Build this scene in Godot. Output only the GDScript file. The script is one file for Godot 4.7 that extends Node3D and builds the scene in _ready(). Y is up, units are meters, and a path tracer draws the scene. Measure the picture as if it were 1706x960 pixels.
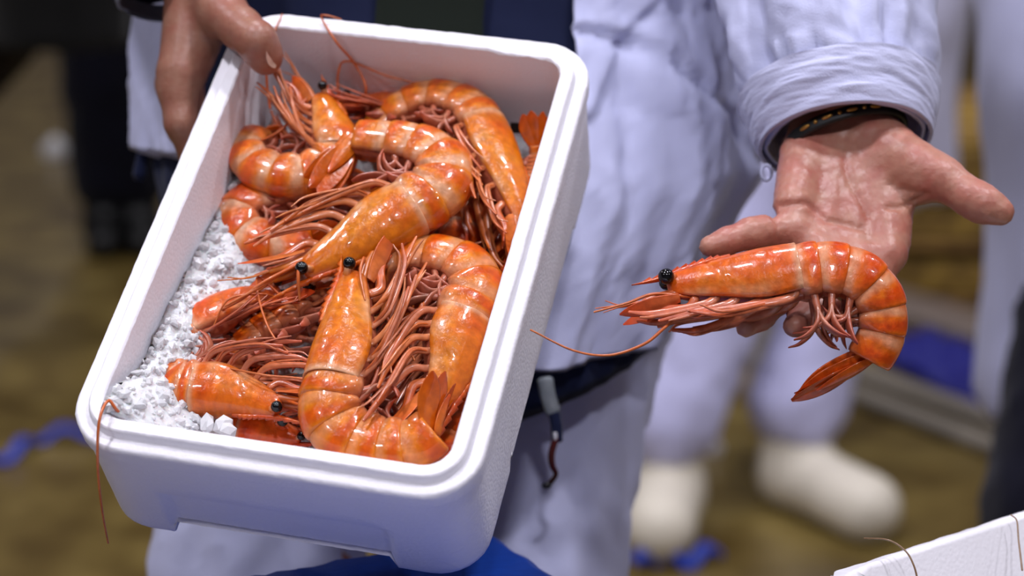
extends Node3D
# A fishmonger tips a polystyrene box of prawns toward the viewer and holds one prawn out on his open palm, in a market hall.

var mats := {}
var taken := {}
var box_frame := Transform3D(Basis(Vector3(0.9717, -0.0772, 0.2233), Vector3(-0.0797, 0.7828, 0.6172), Vector3(-0.2224, -0.6175, 0.7545)), Vector3(-0.1086, 1.0345, -1.2962))
var grain := FastNoiseLite.new()
var fold := FastNoiseLite.new()


func _ready():
	# --- camera, sky, exposure
	var cam := Camera3D.new()
	cam.name = "camera"
	add_child(cam)
	cam.position = Vector3(0, 1.32, 0)
	cam.rotation_degrees = Vector3(-14, 0, 0)
	var lens := CameraAttributesPhysical.new()
	lens.frustum_focal_length = 85.0
	lens.frustum_focus_distance = 1.29
	lens.frustum_near = 0.05
	lens.frustum_far = 60.0
	lens.exposure_aperture = 4.4
	cam.attributes = lens
	cam.current = true
	var world := WorldEnvironment.new()
	world.name = "environment"
	var env := Environment.new()
	env.background_mode = Environment.BG_COLOR
	env.background_color = Color(0.02, 0.02, 0.025)
	env.tonemap_mode = Environment.TONE_MAPPER_LINEAR
	env.tonemap_exposure = 0.68
	env.sdfgi_enabled = true
	env.ssao_enabled = true
	env.ssil_enabled = true
	world.environment = env
	add_child(world)
	# --- the lamps of the hall: high-bay panels under the ceiling, each with its own light
	var lamp_spots := [
		Vector3(-1.3, 4.9, -0.6), Vector3(1.2, 4.9, -0.9), Vector3(-0.2, 4.9, -2.9), Vector3(3.3, 4.9, -3.0), Vector3(-3.4, 4.9, -3.2),
		Vector3(0.4, 4.9, 2.4), Vector3(-2.6, 4.9, -7.2), Vector3(1.6, 4.9, -7.0), Vector3(-2.2, 4.9, -11.6),
		Vector3(-3.2, 4.9, 1.8), Vector3(3.6, 4.9, 1.6)]
	for i in lamp_spots.size():
		hall_lamp(lamp_spots[i], [12.0, 12.0, 8.0, 8.0, 8.0, 13.0, 8.0, 8.0, 8.0, 9.0, 9.0][i], i)
	grain.seed = 7
	grain.frequency = 1.0
	fold.seed = 21
	fold.frequency = 1.0
	hall()
	fish_box()
	crushed_ice()
	prawns_in_box()
	held_prawn()
	fishmonger()
	market_behind()
	bystanders()


# ------------------------------------------------------------------ helpers
func numbered(called: String) -> String:
	taken[called] = taken.get(called, -1) + 1
	return called if taken[called] == 0 else "%s_%03d" % [called, taken[called]]


func tag(o: Node3D, label: String, category: String, group := "", kind := "") -> Node3D:
	if label: o.set_meta("label", label)
	if category: o.set_meta("category", category)
	if group: o.set_meta("group", group)
	if kind: o.set_meta("kind", kind)
	return o


func thing(called: String, label: String, category: String, where := Transform3D(), group := "") -> Node3D:
	var o := Node3D.new()
	o.name = numbered(called)
	add_child(o, true)
	o.transform = where
	tag(o, label, category, group)
	return o


func piece(called: String, shape: Mesh, m: Material, parent: Node, label := "") -> MeshInstance3D:
	var o := MeshInstance3D.new()
	o.name = called if parent != self else numbered(called)
	o.mesh = shape
	o.material_override = m
	parent.add_child(o, true)
	if label: o.set_meta("label", label)
	return o


func structure(called: String, shape: Mesh, m: Material, parent: Node = self) -> MeshInstance3D:
	var o := piece(called, shape, m, parent)
	o.set_meta("kind", "structure")
	return o


func spline(p: Array, per: int) -> PackedVector3Array:
	var out := PackedVector3Array()
	var n := p.size()
	for i in n - 1:
		var a: Vector3 = p[i - 1] if i > 0 else p[0] * 2.0 - p[1]
		var b: Vector3 = p[i]
		var c: Vector3 = p[i + 1]
		var d: Vector3 = p[i + 2] if i + 2 < n else p[n - 1] * 2.0 - p[n - 2]
		for k in per:
			out.append(b.cubic_interpolate(c, a, d, float(k) / per))
	out.append(p[n - 1])
	return out


# Collects closed shapes and turns each so that its faces look outward.
class Builder:
	var v := PackedVector3Array()
	var c := PackedColorArray()
	var ix := PackedInt32Array()

	func grid(rows: Array, cols: Variant, wrap := true, cap_a := false, cap_b := false) -> void:
		var at := v.size()
		var first := ix.size()
		var n: int = rows[0].size()
		for r in rows.size():
			v.append_array(rows[r])
			if cols is Color:
				for k in n: c.append(cols)
			elif cols[r] is Color:
				for k in n: c.append(cols[r])
			else:
				c.append_array(cols[r])
		for r in rows.size() - 1:
			for k in (n if wrap else n - 1):
				var a := at + r * n + k
				var b := at + r * n + (k + 1) % n
				ix.append_array([a, b, a + n, b, b + n, a + n])
		for e in 2:
			if (e == 0 and not cap_a) or (e == 1 and not cap_b): continue
			var base := at + (0 if e == 0 else (rows.size() - 1) * n)
			var mid := Vector3.ZERO
			for k in n: mid += v[base + k] / n
			v.append(mid)
			c.append(c[base])
			for k in n:
				if e == 0: ix.append_array([base + (k + 1) % n, base + k, v.size() - 1])
				else: ix.append_array([base + k, base + (k + 1) % n, v.size() - 1])
		orient(first, at)

	func orient(first: int, at: int) -> void:
		var mid := Vector3.ZERO
		for k in range(at, v.size()): mid += v[k]
		mid /= maxi(1, v.size() - at)
		var vol := 0.0
		for k in range(first, ix.size(), 3):
			vol += (v[ix[k]] - mid).dot((v[ix[k + 1]] - mid).cross(v[ix[k + 2]] - mid))
		if vol > 0.0:
			for k in range(first, ix.size(), 3):
				var t := ix[k]
				ix[k] = ix[k + 1]
				ix[k + 1] = t

	func tube(p: PackedVector3Array, r: Array, n: int, ca: Color, cb: Color, flat := 1.0, side := Vector3.ZERO) -> void:
		var rows := []
		var cols := []
		var m := p.size()
		var u := side
		if u == Vector3.ZERO:
			u = (p[1] - p[0]).cross(Vector3(0.31, 0.83, 0.46))
		for i in m:
			var t := (p[mini(i + 1, m - 1)] - p[maxi(i - 1, 0)]).normalized()
			u = (u - t * u.dot(t)).normalized()
			var w := t.cross(u)
			var f := float(i) / (m - 1) * (r.size() - 1)
			var k := mini(int(f), r.size() - 2) if r.size() > 1 else 0
			var rad: float = r[0] if r.size() == 1 else lerpf(r[k], r[k + 1], f - k)
			var col := ca.lerp(cb, float(i) / (m - 1))
			var spots := [0.0]
			if i == 0: spots = [-0.75, 0.0]
			if i == m - 1: spots = [0.0, 0.75]
			for e in spots:
				var row := PackedVector3Array()
				var rr: float = rad * (0.6 if e != 0.0 else 1.0)
				for q in n:
					var a := TAU * q / n
					row.append(p[i] + t * e * rad * minf(flat, 1.0) + u * cos(a) * rr + w * sin(a) * rr * flat)
				rows.append(row)
				cols.append(col)
		grid(rows, cols, true, true, true)

	func ball(mid: Vector3, rx: Vector3, ry: Vector3, rz: Vector3, col: Color, n := 12) -> void:
		var rows := []
		for i in range(1, n):
			var a := PI * i / n
			var row := PackedVector3Array()
			for k in n * 2:
				var b := PI * k / n
				row.append(mid + ry * cos(a) + rx * sin(a) * cos(b) + rz * sin(a) * sin(b))
			rows.append(row)
		grid(rows, col, true, true, true)

	# a box with small chamfers, every face with edges of its own
	func block(t: Transform3D, size: Vector3, col: Color, ch := 0.004) -> void:
		var h := size / 2.0
		var e := minf(ch, minf(h.x, minf(h.y, h.z)) * 0.6)
		var ring := func(x: float, z: float, y: float) -> PackedVector3Array:
			var k := minf(e, minf(x, z) * 0.5)
			var o := PackedVector3Array()
			for q in [[x, z - k], [x - k, z], [k - x, z], [-x, z - k], [-x, k - z], [k - x, -z], [x - k, -z], [x, k - z]]:
				o.append(t * Vector3(q[0], y, q[1]))
			return o
		var rows := [ring.call(h.x - e, h.z - e, -h.y), ring.call(h.x, h.z, e - h.y), ring.call(h.x, h.z, h.y - e), ring.call(h.x - e, h.z - e, h.y)]
		# flat faces: split the rows so that normals do not run over the edges
		for r in 3:
			for k in 8:
				var a: Vector3 = rows[r][k]
				var b: Vector3 = rows[r][(k + 1) % 8]
				var d: Vector3 = rows[r + 1][k]
				var f: Vector3 = rows[r + 1][(k + 1) % 8]
				quad(a, b, f, d, col, t.origin)
		for r in [0, 3]:
			var mid := (rows[r][0] + rows[r][4]) as Vector3 / 2.0
			for k in 8:
				quad(rows[r][k], rows[r][(k + 1) % 8], mid, mid, col, t.origin)

	func quad(a: Vector3, b: Vector3, d: Vector3, f: Vector3, col: Color, mid: Vector3) -> void:
		var at := v.size()
		var out := (b - a).cross(d - a).dot((a + b + d) / 3.0 - mid) > 0.0
		v.append_array([a, b, d, f])
		for k in 4: c.append(col)
		if out: ix.append_array([at, at + 2, at + 1, at, at + 3, at + 2])
		else: ix.append_array([at, at + 1, at + 2, at, at + 2, at + 3])

	func made() -> ArrayMesh:
		var nrm := PackedVector3Array()
		nrm.resize(v.size())
		for k in range(0, ix.size(), 3):
			var a := v[ix[k]]
			var f := (v[ix[k + 2]] - a).cross(v[ix[k + 1]] - a)
			nrm[ix[k]] += f
			nrm[ix[k + 1]] += f
			nrm[ix[k + 2]] += f
		for k in nrm.size():
			nrm[k] = nrm[k].normalized() if nrm[k].length_squared() > 1e-24 else Vector3.UP
		var arr := []
		arr.resize(Mesh.ARRAY_MAX)
		arr[Mesh.ARRAY_VERTEX] = v
		arr[Mesh.ARRAY_NORMAL] = nrm
		arr[Mesh.ARRAY_COLOR] = c
		arr[Mesh.ARRAY_INDEX] = ix
		var m := ArrayMesh.new()
		m.add_surface_from_arrays(Mesh.PRIMITIVE_TRIANGLES, arr)
		return m


# Tapered capsules joined by a smooth minimum on a grid, meshed as surface nets.
class Flesh:
	var lo: Vector3
	var cell: float
	var nx: int
	var ny: int
	var nz: int
	var k: float
	var s := PackedFloat32Array()
	var floor_y := -INF   # hem: nothing below this height
	var hem_slope := Vector3.ZERO

	func _init(a: Vector3, b: Vector3, c: float, sharp: float) -> void:
		lo = a
		cell = c
		k = sharp
		nx = int((b.x - a.x) / c) + 2
		ny = int((b.y - a.y) / c) + 2
		nz = int((b.z - a.z) / c) + 2
		s.resize(nx * ny * nz)

	func bone(a: Vector3, b: Vector3, ra: float, rb: float) -> void:
		var m := maxf(ra, rb) + 4.0 / k + cell
		var p0 := ((a.min(b) - Vector3.ONE * m - lo) / cell).floor()
		var p1 := ((a.max(b) + Vector3.ONE * m - lo) / cell).ceil()
		var ab := b - a
		var l2 := maxf(ab.length_squared(), 1e-9)
		for z in range(maxi(0, int(p0.z)), mini(nz - 1, int(p1.z)) + 1):
			for y in range(maxi(0, int(p0.y)), mini(ny - 1, int(p1.y)) + 1):
				var row := (z * ny + y) * nx
				for x in range(maxi(0, int(p0.x)), mini(nx - 1, int(p1.x)) + 1):
					var p := lo + Vector3(x, y, z) * cell - a
					var t := clampf(p.dot(ab) / l2, 0.0, 1.0)
					var d := p.distance_to(ab * t) - lerpf(ra, rb, t)
					if d < m:
						s[row + x] += exp(-k * d)

	func chain(p: Array, r: Array) -> void:
		for i in p.size() - 1:
			bone(p[i], p[i + 1], r[i], r[i + 1])

	func value(x: int, y: int, z: int) -> float:
		var q := s[(z * ny + y) * nx + x]
		var d := 1.0 if q < 1e-20 else -log(q) / k
		if floor_y > -100.0:
			d = maxf(d, floor_y - (lo.y + y * cell) + hem_slope.x * (lo.x + x * cell) + hem_slope.z * (lo.z + z * cell))
		return d

	# puff(point, normal) -> how far to push the skin out; tint(point) -> Color
	func into(bd: Builder, tint: Callable, puff: Variant = null) -> void:
		var n := nx * ny * nz
		var f := PackedFloat32Array()
		f.resize(n)
		var i := 0
		for z in nz:
			for y in ny:
				for x in nx:
					f[i] = value(x, y, z)
					i += 1
		var id := PackedInt32Array()
		id.resize(n)
		id.fill(-1)
		var at := bd.v.size()
		var off := [0, 1, nx, nx + 1, nx * ny, nx * ny + 1, nx * ny + nx, nx * ny + nx + 1]
		var edges := [[0, 1], [2, 3], [4, 5], [6, 7], [0, 2], [1, 3], [4, 6], [5, 7], [0, 4], [1, 5], [2, 6], [3, 7]]
		var corner := []
		for q in 8: corner.append(Vector3(q & 1, (q >> 1) & 1, q >> 2))
		for z in nz - 1:
			for y in ny - 1:
				var row := (z * ny + y) * nx
				for x in nx - 1:
					var b := row + x
					var f0 := f[b]
					if f0 > cell * 2.5 or f0 < -cell * 2.5: continue
					var ins := 0
					for q in 8:
						if f[b + off[q]] < 0.0: ins += 1
					if ins == 0 or ins == 8: continue
					var sum := Vector3.ZERO
					var cnt := 0
					for e in edges:
						var fa := f[b + off[e[0]]]
						var fb := f[b + off[e[1]]]
						if (fa < 0.0) != (fb < 0.0):
							sum += (corner[e[0]] as Vector3).lerp(corner[e[1]], fa / (fa - fb))
							cnt += 1
					var g := Vector3(f[b + 1] - f0, f[b + nx] - f0, f[b + nx * ny] - f0).normalized()
					var p := lo + (Vector3(x, y, z) + sum / cnt) * cell
					if puff != null: p += g * puff.call(p, g)
					id[b] = bd.v.size()
					bd.v.append(p)
					bd.c.append(tint.call(p))
		var step := [1, nx, nx * ny]
		for z in range(1, nz - 1):
			for y in range(1, ny - 1):
				for x in range(1, nx - 1):
					var b := (z * ny + y) * nx + x
					if id[b] < 0 and f[b] > cell: continue
					var inside := f[b] < 0.0
					for ax in 3:
						if inside == (f[b + step[ax]] < 0.0): continue
						var u: int = step[(ax + 1) % 3]
						var w: int = step[(ax + 2) % 3]
						var q := [id[b], id[b - u], id[b - u - w], id[b - w]]
						if q[0] < 0 or q[1] < 0 or q[2] < 0 or q[3] < 0: continue
						if inside: bd.ix.append_array([q[0], q[2], q[1], q[0], q[3], q[2]])
						else: bd.ix.append_array([q[0], q[1], q[2], q[0], q[2], q[3]])


func noise_texture(freq: float, kind: int, octaves: int, from: Color, to: Color, sd: int, size := 256, bump := false) -> NoiseTexture2D:
	var n := FastNoiseLite.new()
	n.noise_type = kind
	n.frequency = freq
	n.fractal_octaves = octaves
	n.seed = sd
	n.cellular_return_type = FastNoiseLite.RETURN_DISTANCE
	var t := NoiseTexture2D.new()
	t.width = size
	t.height = size
	t.seamless = true
	t.noise = n
	var g := Gradient.new()
	g.set_color(0, from)
	g.set_color(1, to)
	t.color_ramp = g
	return t


func mat(called: String, col: Color, rough: float, o := {}) -> StandardMaterial3D:
	var m := StandardMaterial3D.new()
	m.resource_name = called
	m.albedo_color = col
	m.roughness = rough
	m.vertex_color_use_as_albedo = o.get("tint", false)
	m.uv1_triplanar = true
	m.uv1_scale = Vector3.ONE * o.get("scale", 1.0)
	if o.has("albedo"): m.albedo_texture = o.albedo
	if o.has("bump"):
		m.heightmap_enabled = true
		m.heightmap_texture = o.bump
		m.heightmap_scale = o.get("relief", 0.1)
	if o.has("coat"):
		m.clearcoat_enabled = true
		m.clearcoat = o.coat
		m.clearcoat_roughness = o.get("coat_rough", 0.1)
	if o.has("sss"):
		m.subsurf_scatter_enabled = true
		m.subsurf_scatter_strength = o.sss
	if o.has("sheen"):
		m.rim_enabled = true
		m.rim = o.sheen
	m.metallic = o.get("metal", 0.0)
	m.metallic_specular = o.get("spec", 0.5)
	mats[called] = m
	return m


func make_materials() -> void:
	var soft := noise_texture(0.02, FastNoiseLite.TYPE_SIMPLEX_SMOOTH, 4, Color(0.72, 0.66, 0.62), Color(1, 1, 1), 3)
	var fine := noise_texture(0.035, FastNoiseLite.TYPE_SIMPLEX_SMOOTH, 4, Color.BLACK, Color.WHITE, 5)
	var beads := noise_texture(0.07, FastNoiseLite.TYPE_CELLULAR, 1, Color.WHITE, Color.BLACK, 9, 512)
	var weave := noise_texture(0.12, FastNoiseLite.TYPE_SIMPLEX_SMOOTH, 3, Color.BLACK, Color.WHITE, 12, 512)
	var blotch := noise_texture(0.012, FastNoiseLite.TYPE_SIMPLEX_SMOOTH, 5, Color(0.55, 0.5, 0.42), Color(1, 1, 1), 14, 512)
	mat("shell", Color.WHITE, 0.3, {"tint": true, "albedo": soft, "bump": fine, "relief": 0.03, "scale": 22.0, "coat": 0.5, "coat_rough": 0.06, "sss": 0.06, "spec": 0.4})
	mat("limb", Color.WHITE, 0.34, {"tint": true, "albedo": soft, "scale": 20.0, "coat": 0.3, "coat_rough": 0.15})
	mat("eye", Color(0.035, 0.03, 0.035), 0.12, {})
	mat("foam", Color(0.93, 0.925, 0.95), 0.62, {"bump": beads, "relief": 0.022, "scale": 11.0, "spec": 0.3})
	mat("skin", Color.WHITE, 0.4, {"tint": true, "albedo": noise_texture(0.02, FastNoiseLite.TYPE_SIMPLEX_SMOOTH, 4, Color(0.92, 0.86, 0.85), Color(1, 1, 1), 31), "bump": fine, "relief": 0.02, "scale": 26.0, "sss": 0.12})
	mat("cloth", Color.WHITE, 0.85, {"tint": true, "bump": weave, "relief": 0.03, "scale": 9.0, "sheen": 0.2, "spec": 0.25})
	mat("floor", Color(0.52, 0.45, 0.25), 0.3, {"albedo": blotch, "bump": fine, "relief": 0.15, "scale": 0.6})
	mat("plaster", Color(0.55, 0.55, 0.6), 0.85, {})
	mat("ceiling", Color(0.62, 0.62, 0.66), 0.9, {})
	mat("plastic", Color.WHITE, 0.45, {"tint": true, "bump": fine, "relief": 0.08, "scale": 6.0})
	var tarp := mat("tarp", Color.WHITE, 0.42, {"tint": true, "albedo": noise_texture(0.05, FastNoiseLite.TYPE_SIMPLEX_SMOOTH, 3, Color(0.68, 0.72, 0.8), Color(1, 1, 1), 51)})
	tarp.uv1_scale = Vector3(3, 12, 40)
	mat("wood", Color.WHITE, 0.7, {"tint": true, "albedo": blotch, "scale": 2.0})
	mat("rubber", Color.WHITE, 0.5, {"tint": true})
	mat("steel", Color(0.6, 0.61, 0.63), 0.35, {"metal": 0.9})
	mat("gold", Color(0.72, 0.55, 0.28), 0.35, {"metal": 0.9})
	var ice := mat("ice", Color(0.95, 0.955, 0.965, 0.66), 0.28, {})
	ice.transparency = BaseMaterial3D.TRANSPARENCY_ALPHA
	ice.refraction_enabled = true
	ice.refraction_scale = 0.031
	mat("slush", Color(0.88, 0.88, 0.885), 0.35, {"bump": fine, "relief": 0.2, "scale": 12.0, "sss": 0.2})
	var glow := mat("lamp_glow", Color(1, 1, 1), 0.5, {})
	glow.emission_enabled = true
	glow.emission = Color(0.97, 0.96, 1.0)
	glow.emission_energy_multiplier = 8.0


func lin(r: float, g: float, b: float) -> Color:
	return Color(r, g, b).srgb_to_linear()


func hall_lamp(at: Vector3, power: float, i: int) -> void:
	var t := thing("ceiling_lamp", "square white high-bay lamp under the hall ceiling", "ceiling lamp", Transform3D(Basis(), at), "high-bay lamps of the hall")
	if mats.is_empty(): make_materials()
	var b := Builder.new()
	b.block(Transform3D(Basis(), Vector3(0, 0.05, 0)), Vector3(0.4, 0.08, 0.4), Color(0.7, 0.7, 0.7))
	piece("housing", b.made(), mats.plastic, t)
	var d := Builder.new()
	d.block(Transform3D(Basis(), Vector3(0, 0.005, 0)), Vector3(0.32, 0.01, 0.32), Color.WHITE)
	piece("diffuser", d.made(), mats.lamp_glow, t)
	var l := AreaLight3D.new()
	l.name = "lamp_light"
	l.area_size = Vector2(0.32, 0.32)
	l.light_energy = power
	l.light_color = Color(0.97, 0.96, 1.0)
	l.area_range = 40.0
	l.area_attenuation = 2.0
	l.shadow_enabled = true
	t.add_child(l)
	l.position = Vector3(0, -0.02, 0)
	l.rotation_degrees = Vector3(-90, 0, 0)


# ------------------------------------------------------------------ the hall
func hall() -> void:
	var b := Builder.new()
	b.block(Transform3D(Basis(), Vector3(0, -0.1, -5)), Vector3(16.4, 0.2, 22.4), Color.WHITE)
	structure("floor", b.made(), mats.floor)
	b = Builder.new()
	b.block(Transform3D(Basis(), Vector3(0, 5.2, -5)), Vector3(16.4, 0.2, 22.4), Color.WHITE)
	structure("ceiling", b.made(), mats.ceiling)
	for w in [["wall_left", Vector3(-8.1, 2.55, -5), Vector3(0.2, 5.3, 22.4)], ["wall_right", Vector3(8.1, 2.55, -5), Vector3(0.2, 5.3, 22.4)], ["wall_back", Vector3(0, 2.55, -16.1), Vector3(16.4, 5.3, 0.2)], ["wall_front", Vector3(0, 2.55, 6.1), Vector3(16.4, 5.3, 0.2)]]:
		b = Builder.new()
		b.block(Transform3D(Basis(), w[1]), w[2], Color.WHITE)
		structure(w[0], b.made(), mats.plaster)


# ------------------------------------------------------------------ the polystyrene box
# one ring of a rounded rectangle; ns points on each straight side, nc on each corner; side 0 is the front (+z)
func rect_ring(a: float, b: float, rc: float, y: float, ns := 44, nc := 8) -> PackedVector3Array:
	var out := PackedVector3Array()
	var mids := [Vector2(a - rc, b - rc), Vector2(a - rc, -b + rc), Vector2(-a + rc, -b + rc), Vector2(-a + rc, b - rc)]
	for s in 4:
		# straight run that ends at corner s
		var from: Vector2 = mids[(s + 3) % 4]
		var to: Vector2 = mids[s]
		var n: Vector2 = [Vector2(0, 1), Vector2(1, 0), Vector2(0, -1), Vector2(-1, 0)][s]
		for k in ns:
			var p := from.lerp(to, float(k) / ns) + n * rc
			out.append(Vector3(p.x, y, p.y))
		var n2: Vector2 = [Vector2(1, 0), Vector2(0, -1), Vector2(-1, 0), Vector2(0, 1)][s]
		for k in nc:
			var t := PI / 2 * k / nc
			var p := to + (n * cos(t) + n2 * sin(t)) * rc
			out.append(Vector3(p.x, y, p.y))
	return out


# outline rows from the underside round the wall to the inner floor: [inset, height]
func foam_tray(w: float, l: float, h: float, feet: bool, chip := 0.0) -> ArrayMesh:
	var rows := []
	var list := [[0.03, -h + 0.012], [0.024, -h + 0.0115], [0.022, -h + 0.0005], [0.021, -h], [0.006, -h], [0.0042, -h + 0.0015], [0.0036, -h + 0.005]]
	for y in [-0.088, -0.08, -0.07, -0.06, -0.05, -0.0485, -0.04, -0.03, -0.02, -0.0155]:
		if y > -h + 0.006: list.append([0.0036 + (y + h) * -0.012, y])
	list.append_array([[0.0022, -0.0148], [0.0006, -0.0135], [0.0002, -0.0125], [0, -0.004], [0, -0.0022], [0.0008, -0.0006], [0.002, 0], [0.0024, 0], [0.0086, 0], [0.009, 0.0002], [0.0098, 0.004], [0.0102, 0.0052], [0.0112, 0.006], [0.0116, 0.006], [0.0178, 0.006], [0.0182, 0.0058], [0.0192, 0.0048], [0.0194, 0.0042],
		[0.0206, -0.03], [0.0216, -0.06], [0.0226, -0.074], [0.025, -0.081], [0.031, -0.0855], [0.035, -0.086]])
	for r in list.size():
		var inset: float = list[r][0]
		var y: float = list[r][1]
		var rc := maxf(0.012, 0.036 - inset)
		var ring := rect_ring(w / 2 - inset, l / 2 - inset, rc, y)
		for k in ring.size():
			var p := ring[k]
			var j := grain.get_noise_3d(p.x * 260, p.y * 260, p.z * 260)
			p += Vector3(p.x, 0, p.z).normalized() * j * 0.0005 + Vector3.UP * j * 0.0004
			if feet and r < 17:
				var panel := p.z > l / 2 - 0.03 and absf(p.x + 0.002) < 0.0745
				var side := absf(p.x) > w / 2 - 0.03 and absf(p.z) < l / 2 - 0.085
				if panel and y < -0.0487 and y > -h + 0.003: p.z -= 0.004
				if (panel or side) and r < 7: p.y = maxf(p.y, -h + 0.0125 + r * 0.0004)
			if chip > 0.0 and y > 0.001 and p.z < -l / 2 + 0.03 and p.x > w / 2 - 0.075:
				p.y -= chip * smoothstep(0.0, 0.012, p.x - w / 2 + 0.075) * (0.8 + 0.6 * grain.get_noise_2d(p.x * 400, p.z * 300))
			ring[k] = p
		rows.append(ring)
	var b := Builder.new()
	b.grid(rows, Color.WHITE, true, true, true)
	return b.made()


func fish_box() -> void:
	var t := thing("polystyrene_box", "open white polystyrene fish box heaped with orange prawns, tipped forward in one hand", "box", box_frame)
	piece("tray", foam_tray(0.26, 0.3758, 0.0987, true, 0.003), mats.foam, t)
	var tagged := Builder.new()
	tagged.block(Transform3D(Basis(), Vector3.ZERO), Vector3(0.0085, 0.002, 0.0075), lin(0.05, 0.05, 0.07), 0.0006)
	var g := piece("plastic_chip", tagged.made(), mats.plastic, self)
	g.transform = box_frame * Transform3D(Basis.from_euler(Vector3(0.9, 0.1, 0)), Vector3(0.076, -0.052, -0.1511))
	tag(g, "small black plastic chip on the ice by the far wall of the box", "chip")


func crushed_ice() -> void:
	var rng := RandomNumberGenerator.new()
	rng.seed = 41
	# the packed bed under the prawns
	var rows := []
	for i in 40:
		var row := PackedVector3Array()
		for k in 30:
			var x := lerpf(-0.1075, 0.1075, k / 29.0)
			var z := lerpf(-0.166, 0.166, i / 39.0)
			row.append(Vector3(x, bed(x, z), z))
		rows.append(row)
	var under := []
	for i in 40:
		var row: PackedVector3Array = rows[i].duplicate()
		for k in range(29, -1, -1):
			row.append(Vector3(rows[i][k].x * 0.97, -0.0855, rows[i][k].z * 0.985))
		under.append(row)
	var b := Builder.new()
	b.grid(under, Color.WHITE, true, true, true)
	var bedded := thing("crushed_ice", "bed of crushed ice packed along the left wall of the tipped box", "ice", box_frame)
	bedded.set_meta("kind", "stuff")
	var bm := piece("slush", b.made(), mats.slush, bedded)
	bm.set_meta("kind", "stuff")
	# loose pieces on the bed: convex splinters
	b = Builder.new()
	for i in 5200:
		var x := rng.randf_range(-0.106, 0.106)
		var z := rng.randf_range(-0.163, 0.165)
		var near := x < -0.045 or (z > 0.105 and x < -0.02)
		if not near and rng.randf() > 0.25: continue
		splinter(b, Vector3(x, bed(x, z) + rng.randf_range(-0.0012, 0.001), z), 0.0011 + 0.0035 * pow(rng.randf(), 2.2), rng)
	var loose := piece("splinters", b.made(), mats.ice, bedded)
	loose.set_meta("kind", "stuff")
	# the larger lumps
	var lumps := [[Vector3(-0.0794, -0.03, 0.098), 0.0075], [Vector3(-0.0843, -0.032, 0.1055), 0.006], [Vector3(-0.0676, -0.036, 0.1155), 0.004], [Vector3(-0.056, -0.032, 0.1395), 0.0065], [Vector3(-0.0446, -0.03, 0.1403), 0.0075], [Vector3(-0.0652, -0.034, 0.1361), 0.0055], [Vector3(-0.0987, -0.04, 0.118), 0.008], [Vector3(-0.0883, -0.04, 0.1327), 0.0065], [Vector3(-0.1089, -0.04, 0.0885), 0.007], [Vector3(-0.0763, -0.036, 0.138), 0.005], [Vector3(-0.1066, -0.042, 0.1012), 0.0065], [Vector3(-0.0929, -0.036, 0.0863), 0.006]]
	for i in lumps.size():
		b = Builder.new()
		splinter(b, Vector3.ZERO, lumps[i][1], rng, true)
		splinter(b, Vector3(0.004, 0.001, 0.003) * rng.randf_range(0.5, 1.2), lumps[i][1] * 0.75, rng, true)
		var o := piece("ice_lump", b.made(), mats.ice, self)
		o.transform = box_frame * Transform3D(Basis(), lumps[i][0])
		tag(o, "clear lump of crushed ice among the prawns in the lower left of the box", "ice", "loose ice lumps")


func bed(x: float, z: float) -> float:
	var left := smoothstep(-0.03, -0.108, x)
	var y := -0.079 + left * (0.036 + 0.022 * smoothstep(-0.08, 0.1, z)) * smoothstep(-0.19, -0.05, z)
	y += 0.03 * smoothstep(0.1, 0.165, z) * smoothstep(0.03, -0.06, x)
	return y + 0.004 * grain.get_noise_2d(x * 90, z * 90) + 0.0025 * grain.get_noise_2d(x * 260, z * 260)


func splinter(b: Builder, at: Vector3, r: float, rng: RandomNumberGenerator, flat := true) -> void:
	var g := (1.0 + sqrt(5.0)) / 2.0
	var p := []
	var turn := Basis.from_euler(Vector3(rng.randf() * TAU, rng.randf() * TAU, rng.randf() * TAU)) * Basis.from_scale(Vector3(rng.randf_range(0.6, 1.5), rng.randf_range(0.5, 1.1), rng.randf_range(0.7, 1.1)))
	for q in [[-1, g, 0], [1, g, 0], [-1, -g, 0], [1, -g, 0], [0, -1, g], [0, 1, g], [0, -1, -g], [0, 1, -g], [g, 0, -1], [g, 0, 1], [-g, 0, -1], [-g, 0, 1]]:
		p.append(at + turn * Vector3(q[0], q[1], q[2]).normalized() * r * rng.randf_range(0.72, 1.2))
	for f in [[0, 11, 5], [0, 5, 1], [0, 1, 7], [0, 7, 10], [0, 10, 11], [1, 5, 9], [5, 11, 4], [11, 10, 2], [10, 7, 6], [7, 1, 8], [3, 9, 4], [3, 4, 2], [3, 2, 6], [3, 6, 8], [3, 8, 9], [4, 9, 5], [2, 4, 11], [6, 2, 10], [8, 6, 7], [9, 8, 1]]:
		var k := b.v.size()
		b.v.append_array([p[f[0]], p[f[2]], p[f[1]]])
		for e in 3: b.c.append(Color.WHITE)
		b.ix.append_array([k, k + 1, k + 2])


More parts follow.
